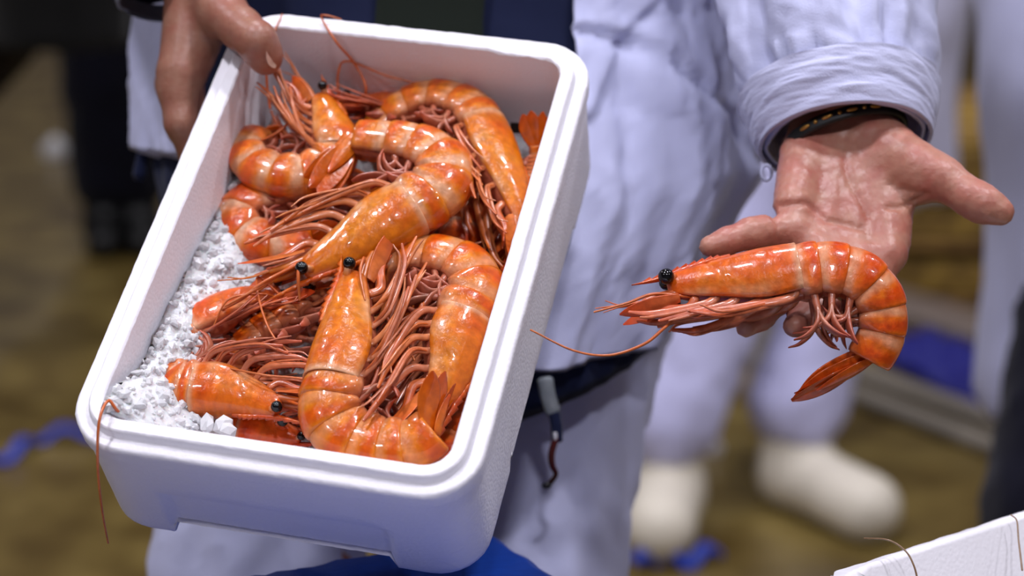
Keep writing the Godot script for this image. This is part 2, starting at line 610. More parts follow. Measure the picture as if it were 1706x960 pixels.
# ------------------------------------------------------------------ prawns
# head: points from the mouth to the rear of the carapace; abd: on from there to the root of the tail; fan: the tip of the tail.
# lat: one side of the animal; o: roll, spread, rostrum, feelers, seed ...
func prawn(label: String, where: Transform3D, head: Array, abd: Array, fan: Vector3, size: float, lat: Vector3, o := {}) -> Node3D:
	var r := size * 1.1
	var rng := RandomNumberGenerator.new()
	rng.seed = o.get("seed", 1)
	var ctrl := head.duplicate()
	for i in range(1, abd.size()): ctrl.append(abd[i])
	# the thing's base
	var low := Vector3.ZERO
	for p in ctrl: low += (p as Vector3) / ctrl.size()
	low -= lat * r * 0.8
	var t := thing("prawn", label, "prawn", where * Transform3D(Basis(), low), o.get("group", "prawns in the polystyrene box"))
	for i in ctrl.size(): ctrl[i] -= low
	fan -= low
	var per := 12
	var line := spline(ctrl, per)
	var joint := (head.size() - 1) * per
	var run := PackedFloat32Array([0.0])
	for i in range(1, line.size()): run.append(run[i - 1] + line[i].distance_to(line[i - 1]))
	var sj := run[joint]
	var se := run[run.size() - 1]
	var sgn := 0.0
	for i in range(joint, line.size() - 2):
		var t0 := (line[i + 1] - line[i]).normalized()
		var t1 := (line[i + 2] - line[i + 1]).normalized()
		sgn -= (t1 - t0).dot(t0.cross(lat))
	sgn = o.get("sign", 1.0 if sgn >= 0.0 else -1.0)
	var roll0: float = deg_to_rad(o.get("roll", 0.0))
	var roll1: float = deg_to_rad(o.get("roll_tail", o.get("roll", 0.0)))
	# centre, tangent (to the tail), side and back at a distance along the body
	var frame := func(s: float) -> Array:
		var i := 0
		while i < run.size() - 2 and run[i + 1] < s: i += 1
		var f := (s - run[i]) / maxf(run[i + 1] - run[i], 1e-6)
		var p := line[i] + (line[i + 1] - line[i]) * f
		var a := (line[mini(i + 2, line.size() - 1)] - line[maxi(i - 1, 0)]).normalized()
		var side := (lat - a * lat.dot(a)).normalized()
		side = side.rotated(a, lerpf(roll0, roll1, clampf(s / se, 0, 1)))
		return [p, a, side, a.cross(side) * sgn]
	var hue: float = o.get("hue", rng.randf_range(-0.06, 0.06))
	var base := lin(0.95, 0.475 + hue, 0.11)
	var deep := lin(0.90, 0.335 + hue * 0.6, 0.07)
	var pale := lin(0.96, 0.77, 0.62)
	var gold := lin(0.95, 0.55 + hue, 0.14)
	var meat := lin(0.85, 0.50, 0.36)
	var mauve := lin(0.72, 0.36, 0.28)
	var nz := func(p: Vector3, f: float) -> float: return grain.get_noise_3d((p.x + hue * 9.0) * f, p.y * f, p.z * f + r * 500.0)
	# --- carapace
	var dome := func(u: float) -> Array:
		var hh := r * (1.0 + 0.07 * sin(PI * minf(u / 0.6, 1.0))) * (1.0 - 0.56 * pow(maxf(0.0, (u - 0.2) / 0.8), 1.5))
		return [hh, hh * lerpf(0.8, 0.62, u), (r - hh) * 0.6]
	if not o.get("headless", false):
		var rows := []
		var cols := []
		var us := [[0.02, 0.78], [0.0, 0.9], [-0.01, 0.97], [-0.012, 1.0], [0.0, 1.012], [0.02, 1.0]]
		for j in range(1, 30): us.append([0.02 + 0.98 * j / 29.0, 1.0])
		us.append([1.02, 0.8])
		us.append([1.04, 0.5])
		for e in us:
			var u: float = e[0]
			var fr: Array = frame.call(sj * (1.0 - u))
			var d: Array = dome.call(clampf(u, 0, 1))
			var row := PackedVector3Array()
			var col := PackedColorArray()
			for q in 40:
				var a := TAU * q / 40 - PI
				var ca := cos(a)
				var k: float = e[1]
				var lobe := absf(a)
				var m := 1.0
				if lobe > 2.2: m = 0.84
				elif lobe > 2.0: m = 1.03
				m -= 0.05 * exp(-pow((u - 0.56 - 0.14 * ca) / 0.022, 2)) * smoothstep(2.0, 1.6, lobe)
				m -= 0.035 * exp(-pow((u - 0.28 + 0.05 * ca) / 0.03, 2)) * smoothstep(1.9, 1.4, lobe) * smoothstep(0.3, 0.7, lobe)
				m += 0.05 * exp(-pow(a / 0.16, 2)) * smoothstep(0.3, 0.8, u)
				m += 0.05 * exp(-pow((lobe - 1.35) / 0.16, 2)) * smoothstep(0.55, 0.7, u) * smoothstep(1.0, 0.9, u)
				var p: Vector3 = fr[0] + fr[3] * (ca * d[0] * (1.0 if ca > 0.0 else 0.95) * m * k + d[2]) + fr[2] * sin(a) * d[1] * m * k
				p += (p - fr[0]).normalized() * r * 0.008 * nz.call(p, 260.0)
				row.append(p)
				var n1: float = nz.call(p, 55.0)
				var n2: float = nz.call(p, 150.0)
				var c := base.lerp(gold, clampf(0.08 + n1 * 1.3 + 0.45 * smoothstep(0.9, 1.9, lobe) * smoothstep(0.1, 0.4, u), 0, 1))
				c = c.lerp(deep, clampf(0.35 * n2 + 0.75 * exp(-pow((u - 0.17) / 0.12, 2) - pow((lobe - 1.0) / 0.45, 2)) + 0.5 * smoothstep(0.7, 1.0, u) + 0.55 * exp(-pow(a / 0.3, 2)) * smoothstep(0.35, 0.6, u), 0, 0.9))
				c = c.lerp(pale, clampf(0.75 * exp(-pow(u / 0.035, 2)) + 0.5 * smoothstep(1.6, 2.1, lobe) * clampf(0.3 + n1 * 2.0, 0, 1), 0, 0.8))
				if lobe > 2.2: c = meat.lerp(mauve, clampf(0.5 + n2, 0, 1))
				col.append(c)
			rows.append(row)
			cols.append(col)
		var b := Builder.new()
		b.grid(rows, cols, true, true, true)
		piece("carapace", b.made(), mats.shell, t)
		# the toothed rostrum on the ridge of the back
		var f0: Array = frame.call(sj * 0.12)
		var d0: Array = dome.call(0.88)
		var f1: Array = frame.call(sj * 0.5)
		var d1: Array = dome.call(0.5)
		var foot: Vector3 = f1[0] + f1[3] * (d1[0] * 1.0 + d1[2])
		var brow: Vector3 = f0[0] + f0[3] * (d0[0] * 1.02 + d0[2])
		var reach: float = o.get("rostrum", 1.5) * r * 1.35
		var fwd: Vector3 = ((brow - foot).normalized() * 0.75 - f0[1] * 0.6 + f0[3] * o.get("rostrum_lift", 0.05)).normalized()
		var spine := spline([foot, foot.lerp(brow, 0.5) + f0[3] * r * 0.03, brow, brow + fwd * reach * 0.5, brow + fwd * reach + f0[3] * r * 0.1], 14)
		rows = []
		cols = []
		for j in spine.size():
			var q := float(j) / (spine.size() - 1)
			var h := r * lerpf(0.16, 0.17, q) * (1.0 if q < 0.55 else lerpf(1.0, 0.12, (q - 0.55) / 0.45))
			var saw := fposmod(q * 11.0, 1.0)
			var tooth := r * 0.09 * (1.0 - saw) if q > 0.12 and q < 0.9 else 0.0
			var up: Vector3 = f1[3].lerp(f0[3], q).normalized()
			var wd: Vector3 = f1[2].lerp(f0[2], q).normalized() * r * lerpf(0.09, 0.05, q)
			rows.append(PackedVector3Array([spine[j] + up * (h * 0.5 + tooth), spine[j] + up * h * 0.15 + wd, spine[j] - up * h * 0.3 + wd * 0.8, spine[j] - up * h, spine[j] - up * h * 0.3 - wd * 0.8, spine[j] + up * h * 0.15 - wd]))
			var c := deep.lerp(base, 0.3 + 0.3 * sin(q * 9.0))
			cols.append(PackedColorArray([deep.darkened(0.25 if saw < 0.4 else 0.0), c, c, deep, c, c]))
		b = Builder.new()
		b.grid(rows, cols, true, true, true)
		piece("rostrum", b.made(), mats.shell, t)
		# eyes on short stalks
		for side in [-1.0, 1.0]:
			var fe: Array = frame.call(sj * 0.03)
			var de: Array = dome.call(0.97)
			var root: Vector3 = fe[0] + fe[3] * (de[0] * 0.62 + de[2]) + fe[2] * side * de[1] * 0.6
			var tip: Vector3 = root + fe[2] * side * r * 0.16 - fe[1] * r * 0.16 + fe[3] * r * 0.02
			b = Builder.new()
			b.tube(PackedVector3Array([root, root.lerp(tip, 0.5), tip]), [r * 0.13, r * 0.11, r * 0.13], 8, base, pale.darkened(0.2))
			piece("eye_stalk", b.made(), mats.limb, t)
			b = Builder.new()
			var ev: float = r * o.get("eye", 0.19)
			b.ball(tip - fe[1] * r * 0.08 + fe[2] * side * r * 0.06, fe[1] * ev, fe[3] * ev, fe[2] * ev, Color.WHITE, 9)
			piece("eye", b.made(), mats.eye, t)
			# antennal scale: a broad blade beside the mouth
			var ff: Array = frame.call(0.0)
			var sroot: Vector3 = ff[0] - ff[3] * r * 0.08 + ff[2] * side * r * 0.26
			var sdir: Vector3 = (-ff[1] - ff[3] * o.get("scale_drop", 0.12) + ff[2] * side * 0.12).normalized()
			b = Builder.new()
			blade(b, sroot + ff[1] * r * 0.15, sdir, (ff[3] * 0.85 + ff[2] * side * 0.5).normalized(), r * o.get("scale_len", 1.9), r * 0.27, r * 0.05, base.lerp(meat, 0.4), deep)
			piece("antennal_scale", b.made(), mats.limb, t)
			# peduncle and short feelers
			b = Builder.new()
			var pr: Vector3 = ff[0] + ff[3] * r * 0.12 + ff[2] * side * r * 0.12
			var pt: Vector3 = pr - ff[1] * r * 0.95 + ff[2] * side * r * 0.08 - ff[3] * r * 0.06
			b.tube(spline([pr + ff[1] * r * 0.1, pr.lerp(pt, 0.5) + ff[3] * r * 0.03, pt], 5), [r * 0.15, r * 0.12, r * 0.07], 8, meat.lerp(base, 0.5), base)
			piece("peduncle", b.made(), mats.limb, t)
			b = Builder.new()
			for w in 2:
				var bend: Vector3 = ff[3] * rng.randf_range(-0.5, 0.4) + ff[2] * side * rng.randf_range(0.0, 0.5)
				b.tube(spline([pt, pt - ff[1] * r * 0.7 + bend * r * 0.3, pt - ff[1] * r * rng.randf_range(1.1, 1.5) + bend * r * 1.0], 6), [r * 0.035, r * 0.015], 5, base, base)
			piece("antennule", b.made(), mats.limb, t)
			# jaw-leg, the thickest of the limbs
			b = Builder.new()
			var fm: Array = frame.call(sj * 0.16)
			var dm: Array = dome.call(0.84)
			var mr: Vector3 = fm[0] - fm[3] * (dm[0] * 0.7 - dm[2]) + fm[2] * side * dm[1] * 0.5
			b.tube(spline([mr, mr - fm[3] * r * 0.25 - fm[1] * r * 0.3, mr - fm[1] * r * 1.0 - fm[3] * r * 0.12, mr - fm[1] * r * 1.55 - fm[3] * r * 0.3], 5), [r * 0.14, r * 0.15, r * 0.12, r * 0.04], 8, meat.lerp(base, 0.4), deep, 0.65, fm[3])
			piece("jaw_leg", b.made(), mats.limb, t)
			# five walking legs, folded forward along the belly
			for i in 5:
				var u := 0.06 + 0.155 * i
				var fl: Array = frame.call(sj * (1.0 - u))
				var dl: Array = dome.call(u)
				var root2: Vector3 = fl[0] - fl[3] * (dl[0] * 0.66 - dl[2]) + fl[2] * side * dl[1] * 0.55
				var jit := Vector3(rng.randf_range(-1, 1), rng.randf_range(-1, 1), rng.randf_range(-1, 1)) * r * 0.13
				var down: float = o.get("leg_drop", 0.2)
				var splay: float = o.get("splay", 0.08)
				root2 += fl[1] * r * rng.randf_range(-0.1, 0.1)
				var knee: Vector3 = root2 - fl[3] * r * (0.1 + 0.55 * down) + fl[2] * side * r * (0.1 + splay * 0.8) - fl[1] * r * 0.45
				var shin: Vector3 = knee - fl[1] * r * (1.15 + 0.06 * i) - fl[3] * r * (down * 0.4 + 0.08 * (i % 3) - 0.06) + fl[2] * side * r * splay * 0.7 + jit * 0.7
				var toe: Vector3 = shin - fl[1] * r * (1.0 - 0.09 * i) + fl[3] * r * rng.randf_range(-0.15, 0.3) + jit * 0.8
				b = Builder.new()
				var lc := base.lerp(mauve, rng.randf_range(0.15, 0.75))
				var lw: float = r * o.get("leg", 0.105)
				b.tube(spline([root2 + fl[3] * r * 0.25 + fl[1] * r * 0.15, root2, knee, shin, toe], 6), [lw, lw * 1.1, lw * 1.1, lw * 0.85, lw * 0.4], 8, lc.lerp(pale, 0.4), lc.lerp(deep, 0.4), 0.6, fl[3])
				var strand: Vector3 = fl[2] * side * r * rng.randf_range(0.02, 0.16) - fl[3] * r * rng.randf_range(-0.12, 0.16)
				b.tube(spline([root2, knee + strand * 0.7, shin + strand * 1.4 + jit * 0.4, toe + fl[1] * r * 0.3 + strand * 2.2], 6), [lw * 0.6, lw * 0.55, lw * 0.2], 6, lc.lerp(deep, 0.3), lc.lerp(pale, 0.2), 0.7, fl[3])
				piece("walking_leg", b.made(), mats.limb, t)
	# --- abdomen, six overlapping rings
	var cuts := [0.0, 0.14, 0.30, 0.48, 0.65, 0.80, 1.0]
	for i in 6:
		var rows := []
		var cols := []
		var qs := [[0.0, 0.72], [0.0, 0.95], [0.1, 0.965], [0.2, 0.985], [0.32, 1.0], [0.45, 1.015], [0.58, 1.03], [0.7, 1.035], [0.8, 1.04], [0.9, 1.035], [0.96, 1.015], [0.985, 0.96], [0.97, 0.84]]
		for e in qs:
			var q: float = e[0]
			var tt: float = lerpf(maxf(cuts[i] - 0.025, -0.03), cuts[i + 1], q)
			var fr: Array = frame.call(sj + (se - sj) * tt)
			var hh := r * lerpf(0.95, o.get("taper", 0.5), pow(clampf(tt, 0, 1), 1.5))
			var hw := hh * lerpf(0.8, 0.72, tt)
			var row := PackedVector3Array()
			var col := PackedColorArray()
			for w in 36:
				var a := TAU * w / 36 - PI
				var lobe := absf(a)
				var ca := cos(a)
				var m: float = e[1]
				if i < 5: m *= 1.0 + 0.17 * sin(PI * clampf(q * 1.05, 0, 1)) * exp(-pow((lobe - 2.15) / 0.3, 2))
				if lobe > 2.55: m *= 0.84
				if i == 5: m *= 1.0 + 0.05 * exp(-pow(a / 0.2, 2))
				var p: Vector3 = fr[0] + fr[3] * ca * hh * m + fr[2] * sin(a) * hw * m
				p += (p - fr[0]).normalized() * r * 0.007 * nz.call(p, 240.0)
				row.append(p)
				var n1: float = nz.call(p, 80.0)
				var n2: float = nz.call(p, 190.0)
				var c := base.lerp(gold, clampf(0.2 + n1, 0, 0.8))
				var edge := 0.06 * n2 + 0.05 * sin(lobe * 3.0)
				c = c.lerp(pale, o.get("pale", 0.7) * smoothstep(0.42 + edge, 0.3 + edge, q) * smoothstep(0.06 + edge, 0.16 + edge, q) * (0.45 + 0.55 * smoothstep(0.2, 1.0, lobe)))
				c = c.lerp(deep, 0.85 * smoothstep(0.5, 0.6, q + edge) * smoothstep(0.98, 0.8, q + edge) * (1.0 - 0.6 * smoothstep(1.3, 2.2, lobe)) + clampf(n2 * 0.4, 0, 0.3))
				c = c.lerp(meat.lerp(pale, 0.25), smoothstep(1.75, 2.5, lobe) * (0.75 if i < 5 else 0.3))
				if lobe > 2.55: c = meat.lerp(mauve, clampf(0.4 + n2, 0, 1))
				col.append(c)
			rows.append(row)
			cols.append(col)
		var b := Builder.new()
		b.grid(rows, cols, true, true, true)
		piece("abdomen_segment", b.made(), mats.shell, t)
		if i == 5 or o.get("no_swimmerets", false): continue
		for side in [-1.0, 1.0]:
			var tm: float = (cuts[i] + cuts[i + 1]) / 2
			var fs: Array = frame.call(sj + (se - sj) * tm)
			var hh := r * lerpf(0.95, 0.5, pow(tm, 1.5))
			var root: Vector3 = fs[0] - fs[3] * hh * 0.76 + fs[2] * side * hh * 0.38
			var dir: Vector3 = (-fs[3] * 0.9 - fs[1] * (rng.randf_range(0.3, 0.8) - o.get("lean", 0.0)) + fs[2] * side * 0.15).normalized()
			var ln: float = r * (1.15 - 0.1 * i) * o.get("swim", 1.0)
			b = Builder.new()
			b.tube(spline([root + fs[3] * r * 0.1, root + dir * ln * 0.4], 4), [r * 0.14, r * 0.1], 7, meat, meat.lerp(mauve, 0.5))
			for w in 2:
				var bend: Vector3 = (-fs[1] * (0.9 - 1.3 * w) - fs[3] * 0.35 + fs[2] * side * 0.25 * w).normalized()
				var k0: Vector3 = root + dir * ln * 0.3
				var k1: Vector3 = k0 + dir * ln * 0.35 + bend * ln * 0.08
				var k2: Vector3 = k1 + dir * ln * 0.12 + bend * ln * 0.3
				var k3: Vector3 = k2 - dir * ln * 0.05 + bend * ln * 0.28
				var sc := mauve.lerp(pale, rng.randf_range(0.15, 0.5))
				b.tube(spline([k0, k1, k2, k3], 5), [r * 0.12, r * o.get("swim_w", 0.18), r * 0.16, r * 0.06], 8, sc, mauve.lerp(deep, 0.35), 0.4, fs[2])
			piece("swimmeret", b.made(), mats.limb, t)
	# --- tail fan
	var fe: Array = frame.call(se)
	var out: Vector3 = fan - fe[0]
	var ln := out.length()
	out = out.normalized()
	var lt: Vector3 = (fe[2] - out * fe[2].dot(out)).normalized()
	lt = lt.rotated(out, deg_to_rad(o.get("fan_roll", 0.0)))
	var up: Vector3 = lt.cross(out) * (1.0 if lt.cross(out).dot(fe[3]) >= 0.0 else -1.0)
	var spread: float = o.get("spread", 0.3)
	var b := Builder.new()
	blade(b, fe[0] - out * r * 0.15 + up * r * 0.12, out, lt, ln * 0.72, r * 0.26, r * 0.14, base, deep, 0.2)
	piece("telson", b.made(), mats.shell, t)
	for side in [-1.0, 1.0]:
		for w in 2:
			b = Builder.new()
			var dir: Vector3 = out.rotated(up, side * spread * (0.45 + 0.75 * w))
			var wide: Vector3 = (lt * cos(spread * side) + up * -side * (0.25 + 0.3 * w)).normalized()
			blade(b, fe[0] + lt * side * r * (0.12 + 0.12 * w) - up * r * (0.02 + 0.09 * w) - out * r * 0.1, dir, wide, ln * (1.0 - 0.06 * w), r * o.get("fin", 0.36), r * 0.07, base.lerp(deep, 0.3), deep.darkened(0.12), 0.75)
			piece("tail_fin", b.made(), mats.shell, t)
	# --- the long feelers
	for path in o.get("feelers", []):
		b = Builder.new()
		var pts := []
		for p in path: pts.append((p as Vector3) - low)
		b.tube(spline(pts, 10), [r * 0.055, r * 0.05, r * 0.03], 6, lin(0.9, 0.42, 0.14), lin(0.88, 0.5, 0.26))
		piece("antenna", b.made(), mats.limb, t)
	return t


# a flat rounded blade with a raised midrib
func blade(b: Builder, root: Vector3, dir: Vector3, wide: Vector3, ln: float, half: float, thick: float, ca: Color, cb: Color, full := 0.6) -> void:
	var rows := []
	var cols := []
	wide = (wide - dir * wide.dot(dir)).normalized()
	var nrm := dir.cross(wide)
	for j in 13:
		var q := j / 12.0
		var w := half * pow(maxf(sin(PI * clampf(lerpf(0.14, 0.985, pow(q, lerpf(0.7, 1.5, full))), 0, 1)), 0.02), 0.75)
		var row := PackedVector3Array()
		var col := PackedColorArray()
		for k in 12:
			var a := TAU * k / 12
			var x := cos(a)
			var z := sin(a) * (0.35 + 0.65 * exp(-x * x * 9.0)) * (1.0 - 0.7 * q)
			row.append(root + dir * ln * q + wide * x * w + nrm * z * thick + nrm * ln * 0.06 * q * q)
			col.append(ca.lerp(cb, clampf(q * q * 1.1 + 0.25 * x * x, 0, 1)))
		rows.append(row)
		cols.append(col)
	b.grid(rows, cols, true, true, true)


func prawns_in_box() -> void:
	var up := Vector3.UP
	# under layer first
	prawn("prawn of which only the tail sticks up inside the right wall of the box", box_frame, [Vector3(0.0952, -0.06, -0.0602), Vector3(0.0989, -0.06, -0.085), Vector3(0.1017, -0.058, -0.1057)], [Vector3(0.1017, -0.058, -0.1057), Vector3(0.1017, -0.056, -0.1179), Vector3(0.0996, -0.052, -0.1269), Vector3(0.0975, -0.045, -0.1327)], Vector3(0.0941, -0.022, -0.1439), 0.015, up, {"seed": 11, "spread": 0.2, "fan_roll": 60})
	prawn("dark prawn jammed upright against the lower right wall beneath the others", box_frame, [Vector3(0.1008, -0.06, -0.0065), Vector3(0.1032, -0.06, 0.0282), Vector3(0.103, -0.058, 0.0541)], [Vector3(0.103, -0.058, 0.0541), Vector3(0.1036, -0.056, 0.0792), Vector3(0.1005, -0.055, 0.1037), Vector3(0.0904, -0.056, 0.1186), Vector3(0.0711, -0.06, 0.1216)], Vector3(0.051, -0.06, 0.1205), 0.0155, up, {"seed": 12, "hue": -0.07, "pale": 0.3})
	prawn("dark red prawn buried lowest at the front wall below the bottom left head", box_frame, [Vector3(-0.0055, -0.058, 0.1178), Vector3(-0.0226, -0.058, 0.1212), Vector3(-0.0413, -0.06, 0.1212)], [Vector3(-0.0413, -0.06, 0.1212), Vector3(-0.0574, -0.064, 0.118), Vector3(-0.071, -0.068, 0.1105), Vector3(-0.0788, -0.07, 0.1008)], Vector3(-0.0774, -0.07, 0.086), 0.0135, up, {"seed": 13, "hue": -0.1, "pale": 0.2})
	prawn("prawn showing only its speckled head with one black eye at the far wall", box_frame, [Vector3(-0.042, -0.048, -0.1473), Vector3(-0.0298, -0.052, -0.1529), Vector3(-0.0135, -0.058, -0.1563)], [Vector3(-0.0135, -0.058, -0.1563), Vector3(0.0044, -0.06, -0.152), Vector3(0.0229, -0.062, -0.1393), Vector3(0.0342, -0.064, -0.1199)], Vector3(0.0354, -0.066, -0.0966), 0.0165, up, {"seed": 14, "roll": -25, "rostrum": 0.9, "hue": -0.06,
		"feelers": [[Vector3(-0.0412, -0.045, -0.1459), Vector3(-0.0315, -0.03, -0.1508), Vector3(-0.0418, -0.02, -0.1644), Vector3(-0.0525, 0.002, -0.1638), Vector3(-0.0658, 0.01, -0.1776), Vector3(-0.0618, 0.012, -0.1786), Vector3(-0.0527, 0.008, -0.1803)], [Vector3(-0.0423, -0.045, -0.1468), Vector3(-0.0519, -0.04, -0.1484), Vector3(-0.0539, -0.025, -0.1603), Vector3(-0.0479, -0.02, -0.1671), Vector3(-0.0206, -0.025, -0.1624), Vector3(0.0008, -0.03, -0.1627)]]})
	prawn("banded prawn curled at the left wall underneath the topmost left one", box_frame, [Vector3(-0.0055, -0.06, -0.0728), Vector3(-0.024, -0.058, -0.0775), Vector3(-0.0427, -0.055, -0.0758)], [Vector3(-0.0427, -0.055, -0.0758), Vector3(-0.064, -0.052, -0.0677), Vector3(-0.0896, -0.05, -0.052), Vector3(-0.0935, -0.05, -0.0339), Vector3(-0.0754, -0.05, -0.0207), Vector3(-0.0548, -0.052, -0.0225), Vector3(-0.04, -0.055, -0.0289)], Vector3(-0.0206, -0.06, -0.0415), 0.0185, up, {"seed": 15, "pale": 0.9, "taper": 0.7})
	prawn("smooth prawn with a cream joint lying beneath the middle prawn's rostrum", box_frame, [Vector3(0.017, -0.058, -0.0221), Vector3(-0.0031, -0.054, 0.0025), Vector3(-0.0267, -0.05, 0.0305)], [Vector3(-0.0267, -0.05, 0.0305), Vector3(-0.038, -0.049, 0.0452), Vector3(-0.0506, -0.05, 0.059), Vector3(-0.0601, -0.054, 0.071), Vector3(-0.0604, -0.06, 0.0804), Vector3(-0.0531, -0.064, 0.0861)], Vector3(-0.0416, -0.05, 0.0747), 0.0185, up, {"seed": 16, "pale": 0.45, "roll": 20})
	prawn("slender head of a prawn pointing right over the ice at the left wall", box_frame, [Vector3(-0.0419, -0.036, 0.0357), Vector3(-0.0674, -0.038, 0.0449), Vector3(-0.09, -0.042, 0.0616)], [Vector3(-0.09, -0.042, 0.0616), Vector3(-0.099, -0.046, 0.0686), Vector3(-0.104, -0.052, 0.0764), Vector3(-0.1031, -0.058, 0.0867), Vector3(-0.0978, -0.062, 0.0951)], Vector3(-0.0857, -0.064, 0.1014), 0.0145, up, {"seed": 17, "hue": -0.05, "rostrum": 1.0, "splay": 0.35, "leg_drop": 0.5,
		"feelers": [[Vector3(-0.0371, -0.03, 0.037), Vector3(-0.0537, -0.02, 0.031), Vector3(-0.0454, -0.018, 0.0526), Vector3(-0.029, -0.018, 0.0767), Vector3(-0.0064, -0.02, 0.0929), Vector3(0.0043, -0.024, 0.1046)], [Vector3(-0.0376, -0.03, 0.0381), Vector3(-0.0496, -0.02, 0.0443), Vector3(-0.0677, -0.02, 0.0523), Vector3(-0.0749, -0.03, 0.0681)]]})
	prawn("prawn head lying flat at the bottom left with its eye and rostrum to the right", box_frame, [Vector3(-0.0146, -0.032, 0.1125), Vector3(-0.0415, -0.034, 0.111), Vector3(-0.0717, -0.036, 0.1129)], [Vector3(-0.0717, -0.036, 0.1129), Vector3(-0.0834, -0.037, 0.1128), Vector3(-0.0937, -0.04, 0.1062), Vector3(-0.101, -0.046, 0.0935), Vector3(-0.1029, -0.052, 0.0797)], Vector3(-0.1095, -0.05, 0.0714), 0.0178, up, {"seed": 18, "hue": 0.0, "pale": 0.6, "rostrum": 1.25, "splay": 0.3, "leg_drop": 0.42,
		"feelers": [[Vector3(-0.0085, -0.028, 0.117), Vector3(0.0196, -0.02, 0.1278), Vector3(0.0281, -0.018, 0.1345), Vector3(0.0095, -0.02, 0.1066), Vector3(-0.0257, -0.018, 0.107), Vector3(-0.0607, -0.024, 0.1016)],
			[Vector3(-0.0982, -0.045, 0.131), Vector3(-0.1022, -0.02, 0.1488), Vector3(-0.0981, 0.006, 0.1637), Vector3(-0.1028, 0.014, 0.1625), Vector3(-0.1027, 0.014, 0.1789), Vector3(-0.1024, -0.008, 0.1972), Vector3(-0.104, -0.04, 0.2078), Vector3(-0.1076, -0.075, 0.2113)]]})
	prawn("dark prawn glimpsed deep in the gap beside the far right prawn's hanging legs", box_frame, [Vector3(0.0374, -0.07, -0.0193), Vector3(0.0486, -0.07, -0.0422), Vector3(0.0572, -0.07, -0.0677)], [Vector3(0.0572, -0.07, -0.0677), Vector3(0.0577, -0.07, -0.0924), Vector3(0.0441, -0.07, -0.1126), Vector3(0.0238, -0.07, -0.115), Vector3(0.0117, -0.07, -0.1019)], Vector3(0.0131, -0.07, -0.0798), 0.0155, up, {"seed": 24, "hue": -0.08, "pale": 0.2})
	prawn("dark prawn glimpsed deep inside the curl of the lower right prawn", box_frame, [Vector3(0.0585, -0.068, 0.0046), Vector3(0.0436, -0.068, 0.0198), Vector3(0.0354, -0.068, 0.0436)], [Vector3(0.0354, -0.068, 0.0436), Vector3(0.0397, -0.068, 0.0674), Vector3(0.0574, -0.068, 0.0883), Vector3(0.0767, -0.068, 0.085), Vector3(0.0837, -0.068, 0.0647)], Vector3(0.0818, -0.068, 0.0407), 0.0155, up, {"seed": 25, "hue": -0.08, "pale": 0.2})
	# upper layer
	prawn("big prawn arched along the far right, head hanging down beside the right wall", box_frame, [Vector3(0.097, -0.035, -0.052), Vector3(0.0802, -0.034, -0.087), Vector3(0.0541, -0.036, -0.1337)], [Vector3(0.0541, -0.036, -0.1337), Vector3(0.0393, -0.037, -0.1495), Vector3(0.0156, -0.039, -0.1559), Vector3(-0.0038, -0.043, -0.1485), Vector3(-0.017, -0.05, -0.1367), Vector3(-0.019, -0.056, -0.1245)], Vector3(-0.0025, -0.06, -0.1022), 0.0185, up, {"seed": 19, "roll": 8, "pale": 0.5, "splay": 0.25, "leg_drop": 0.4, "rostrum": 1.2, "scale_len": 2.4, "taper": 0.75})
	prawn("curled prawn at the upper left whose spiky head points up to the far wall", box_frame, [Vector3(-0.0657, -0.024, -0.1295), Vector3(-0.0525, -0.028, -0.1139), Vector3(-0.0388, -0.033, -0.094)], [Vector3(-0.0388, -0.033, -0.094), Vector3(-0.044, -0.034, -0.0768), Vector3(-0.0627, -0.033, -0.0669), Vector3(-0.087, -0.033, -0.0709), Vector3(-0.1017, -0.036, -0.088), Vector3(-0.0997, -0.042, -0.1063)], Vector3(-0.0832, -0.045, -0.1208), 0.0165, up, {"seed": 20, "pale": 0.85, "splay": 0.45, "leg_drop": 0.5, "taper": 0.75, "rostrum": 0.9, "scale_len": 1.3,
		"feelers": [[Vector3(-0.0671, -0.02, -0.129), Vector3(-0.0761, -0.02, -0.0973), Vector3(-0.0974, -0.03, -0.089), Vector3(-0.1214, -0.04, -0.0829)], [Vector3(-0.0926, -0.025, -0.1194), Vector3(-0.0978, -0.012, -0.1354), Vector3(-0.0987, 0.002, -0.151), Vector3(-0.0959, 0.008, -0.1789)]]})
	prawn("largest prawn across the middle with its head and toothed rostrum to the lower left", box_frame, [Vector3(-0.0281, -0.02, 0.0131), Vector3(0.002, -0.017, -0.0093), Vector3(0.0316, -0.016, -0.0382)], [Vector3(0.0316, -0.016, -0.0382), Vector3(0.046, -0.016, -0.0564), Vector3(0.0451, -0.017, -0.0759), Vector3(0.0288, -0.018, -0.09), Vector3(0.0072, -0.018, -0.0944), Vector3(-0.0219, -0.018, -0.0943)], Vector3(-0.0353, -0.012, -0.0401), 0.0212, up, {"seed": 21, "roll": -6, "pale": 0.8, "spread": 0.24, "fan_roll": 62, "fin": 0.42, "rostrum": 1.5, "leg_drop": 0.32, "splay": 0.2, "taper": 0.62,
		"feelers": [[Vector3(-0.027, -0.012, 0.0218), Vector3(-0.0453, -0.012, 0.0399), Vector3(-0.0598, -0.02, 0.051), Vector3(-0.076, -0.03, 0.0559)], [Vector3(-0.0247, -0.008, 0.0287), Vector3(-0.0231, -0.012, 0.0362), Vector3(-0.0212, -0.02, 0.0446)], [Vector3(-0.0285, -0.012, 0.0211), Vector3(-0.0486, -0.014, 0.0438), Vector3(-0.0681, -0.02, 0.0573)]]})
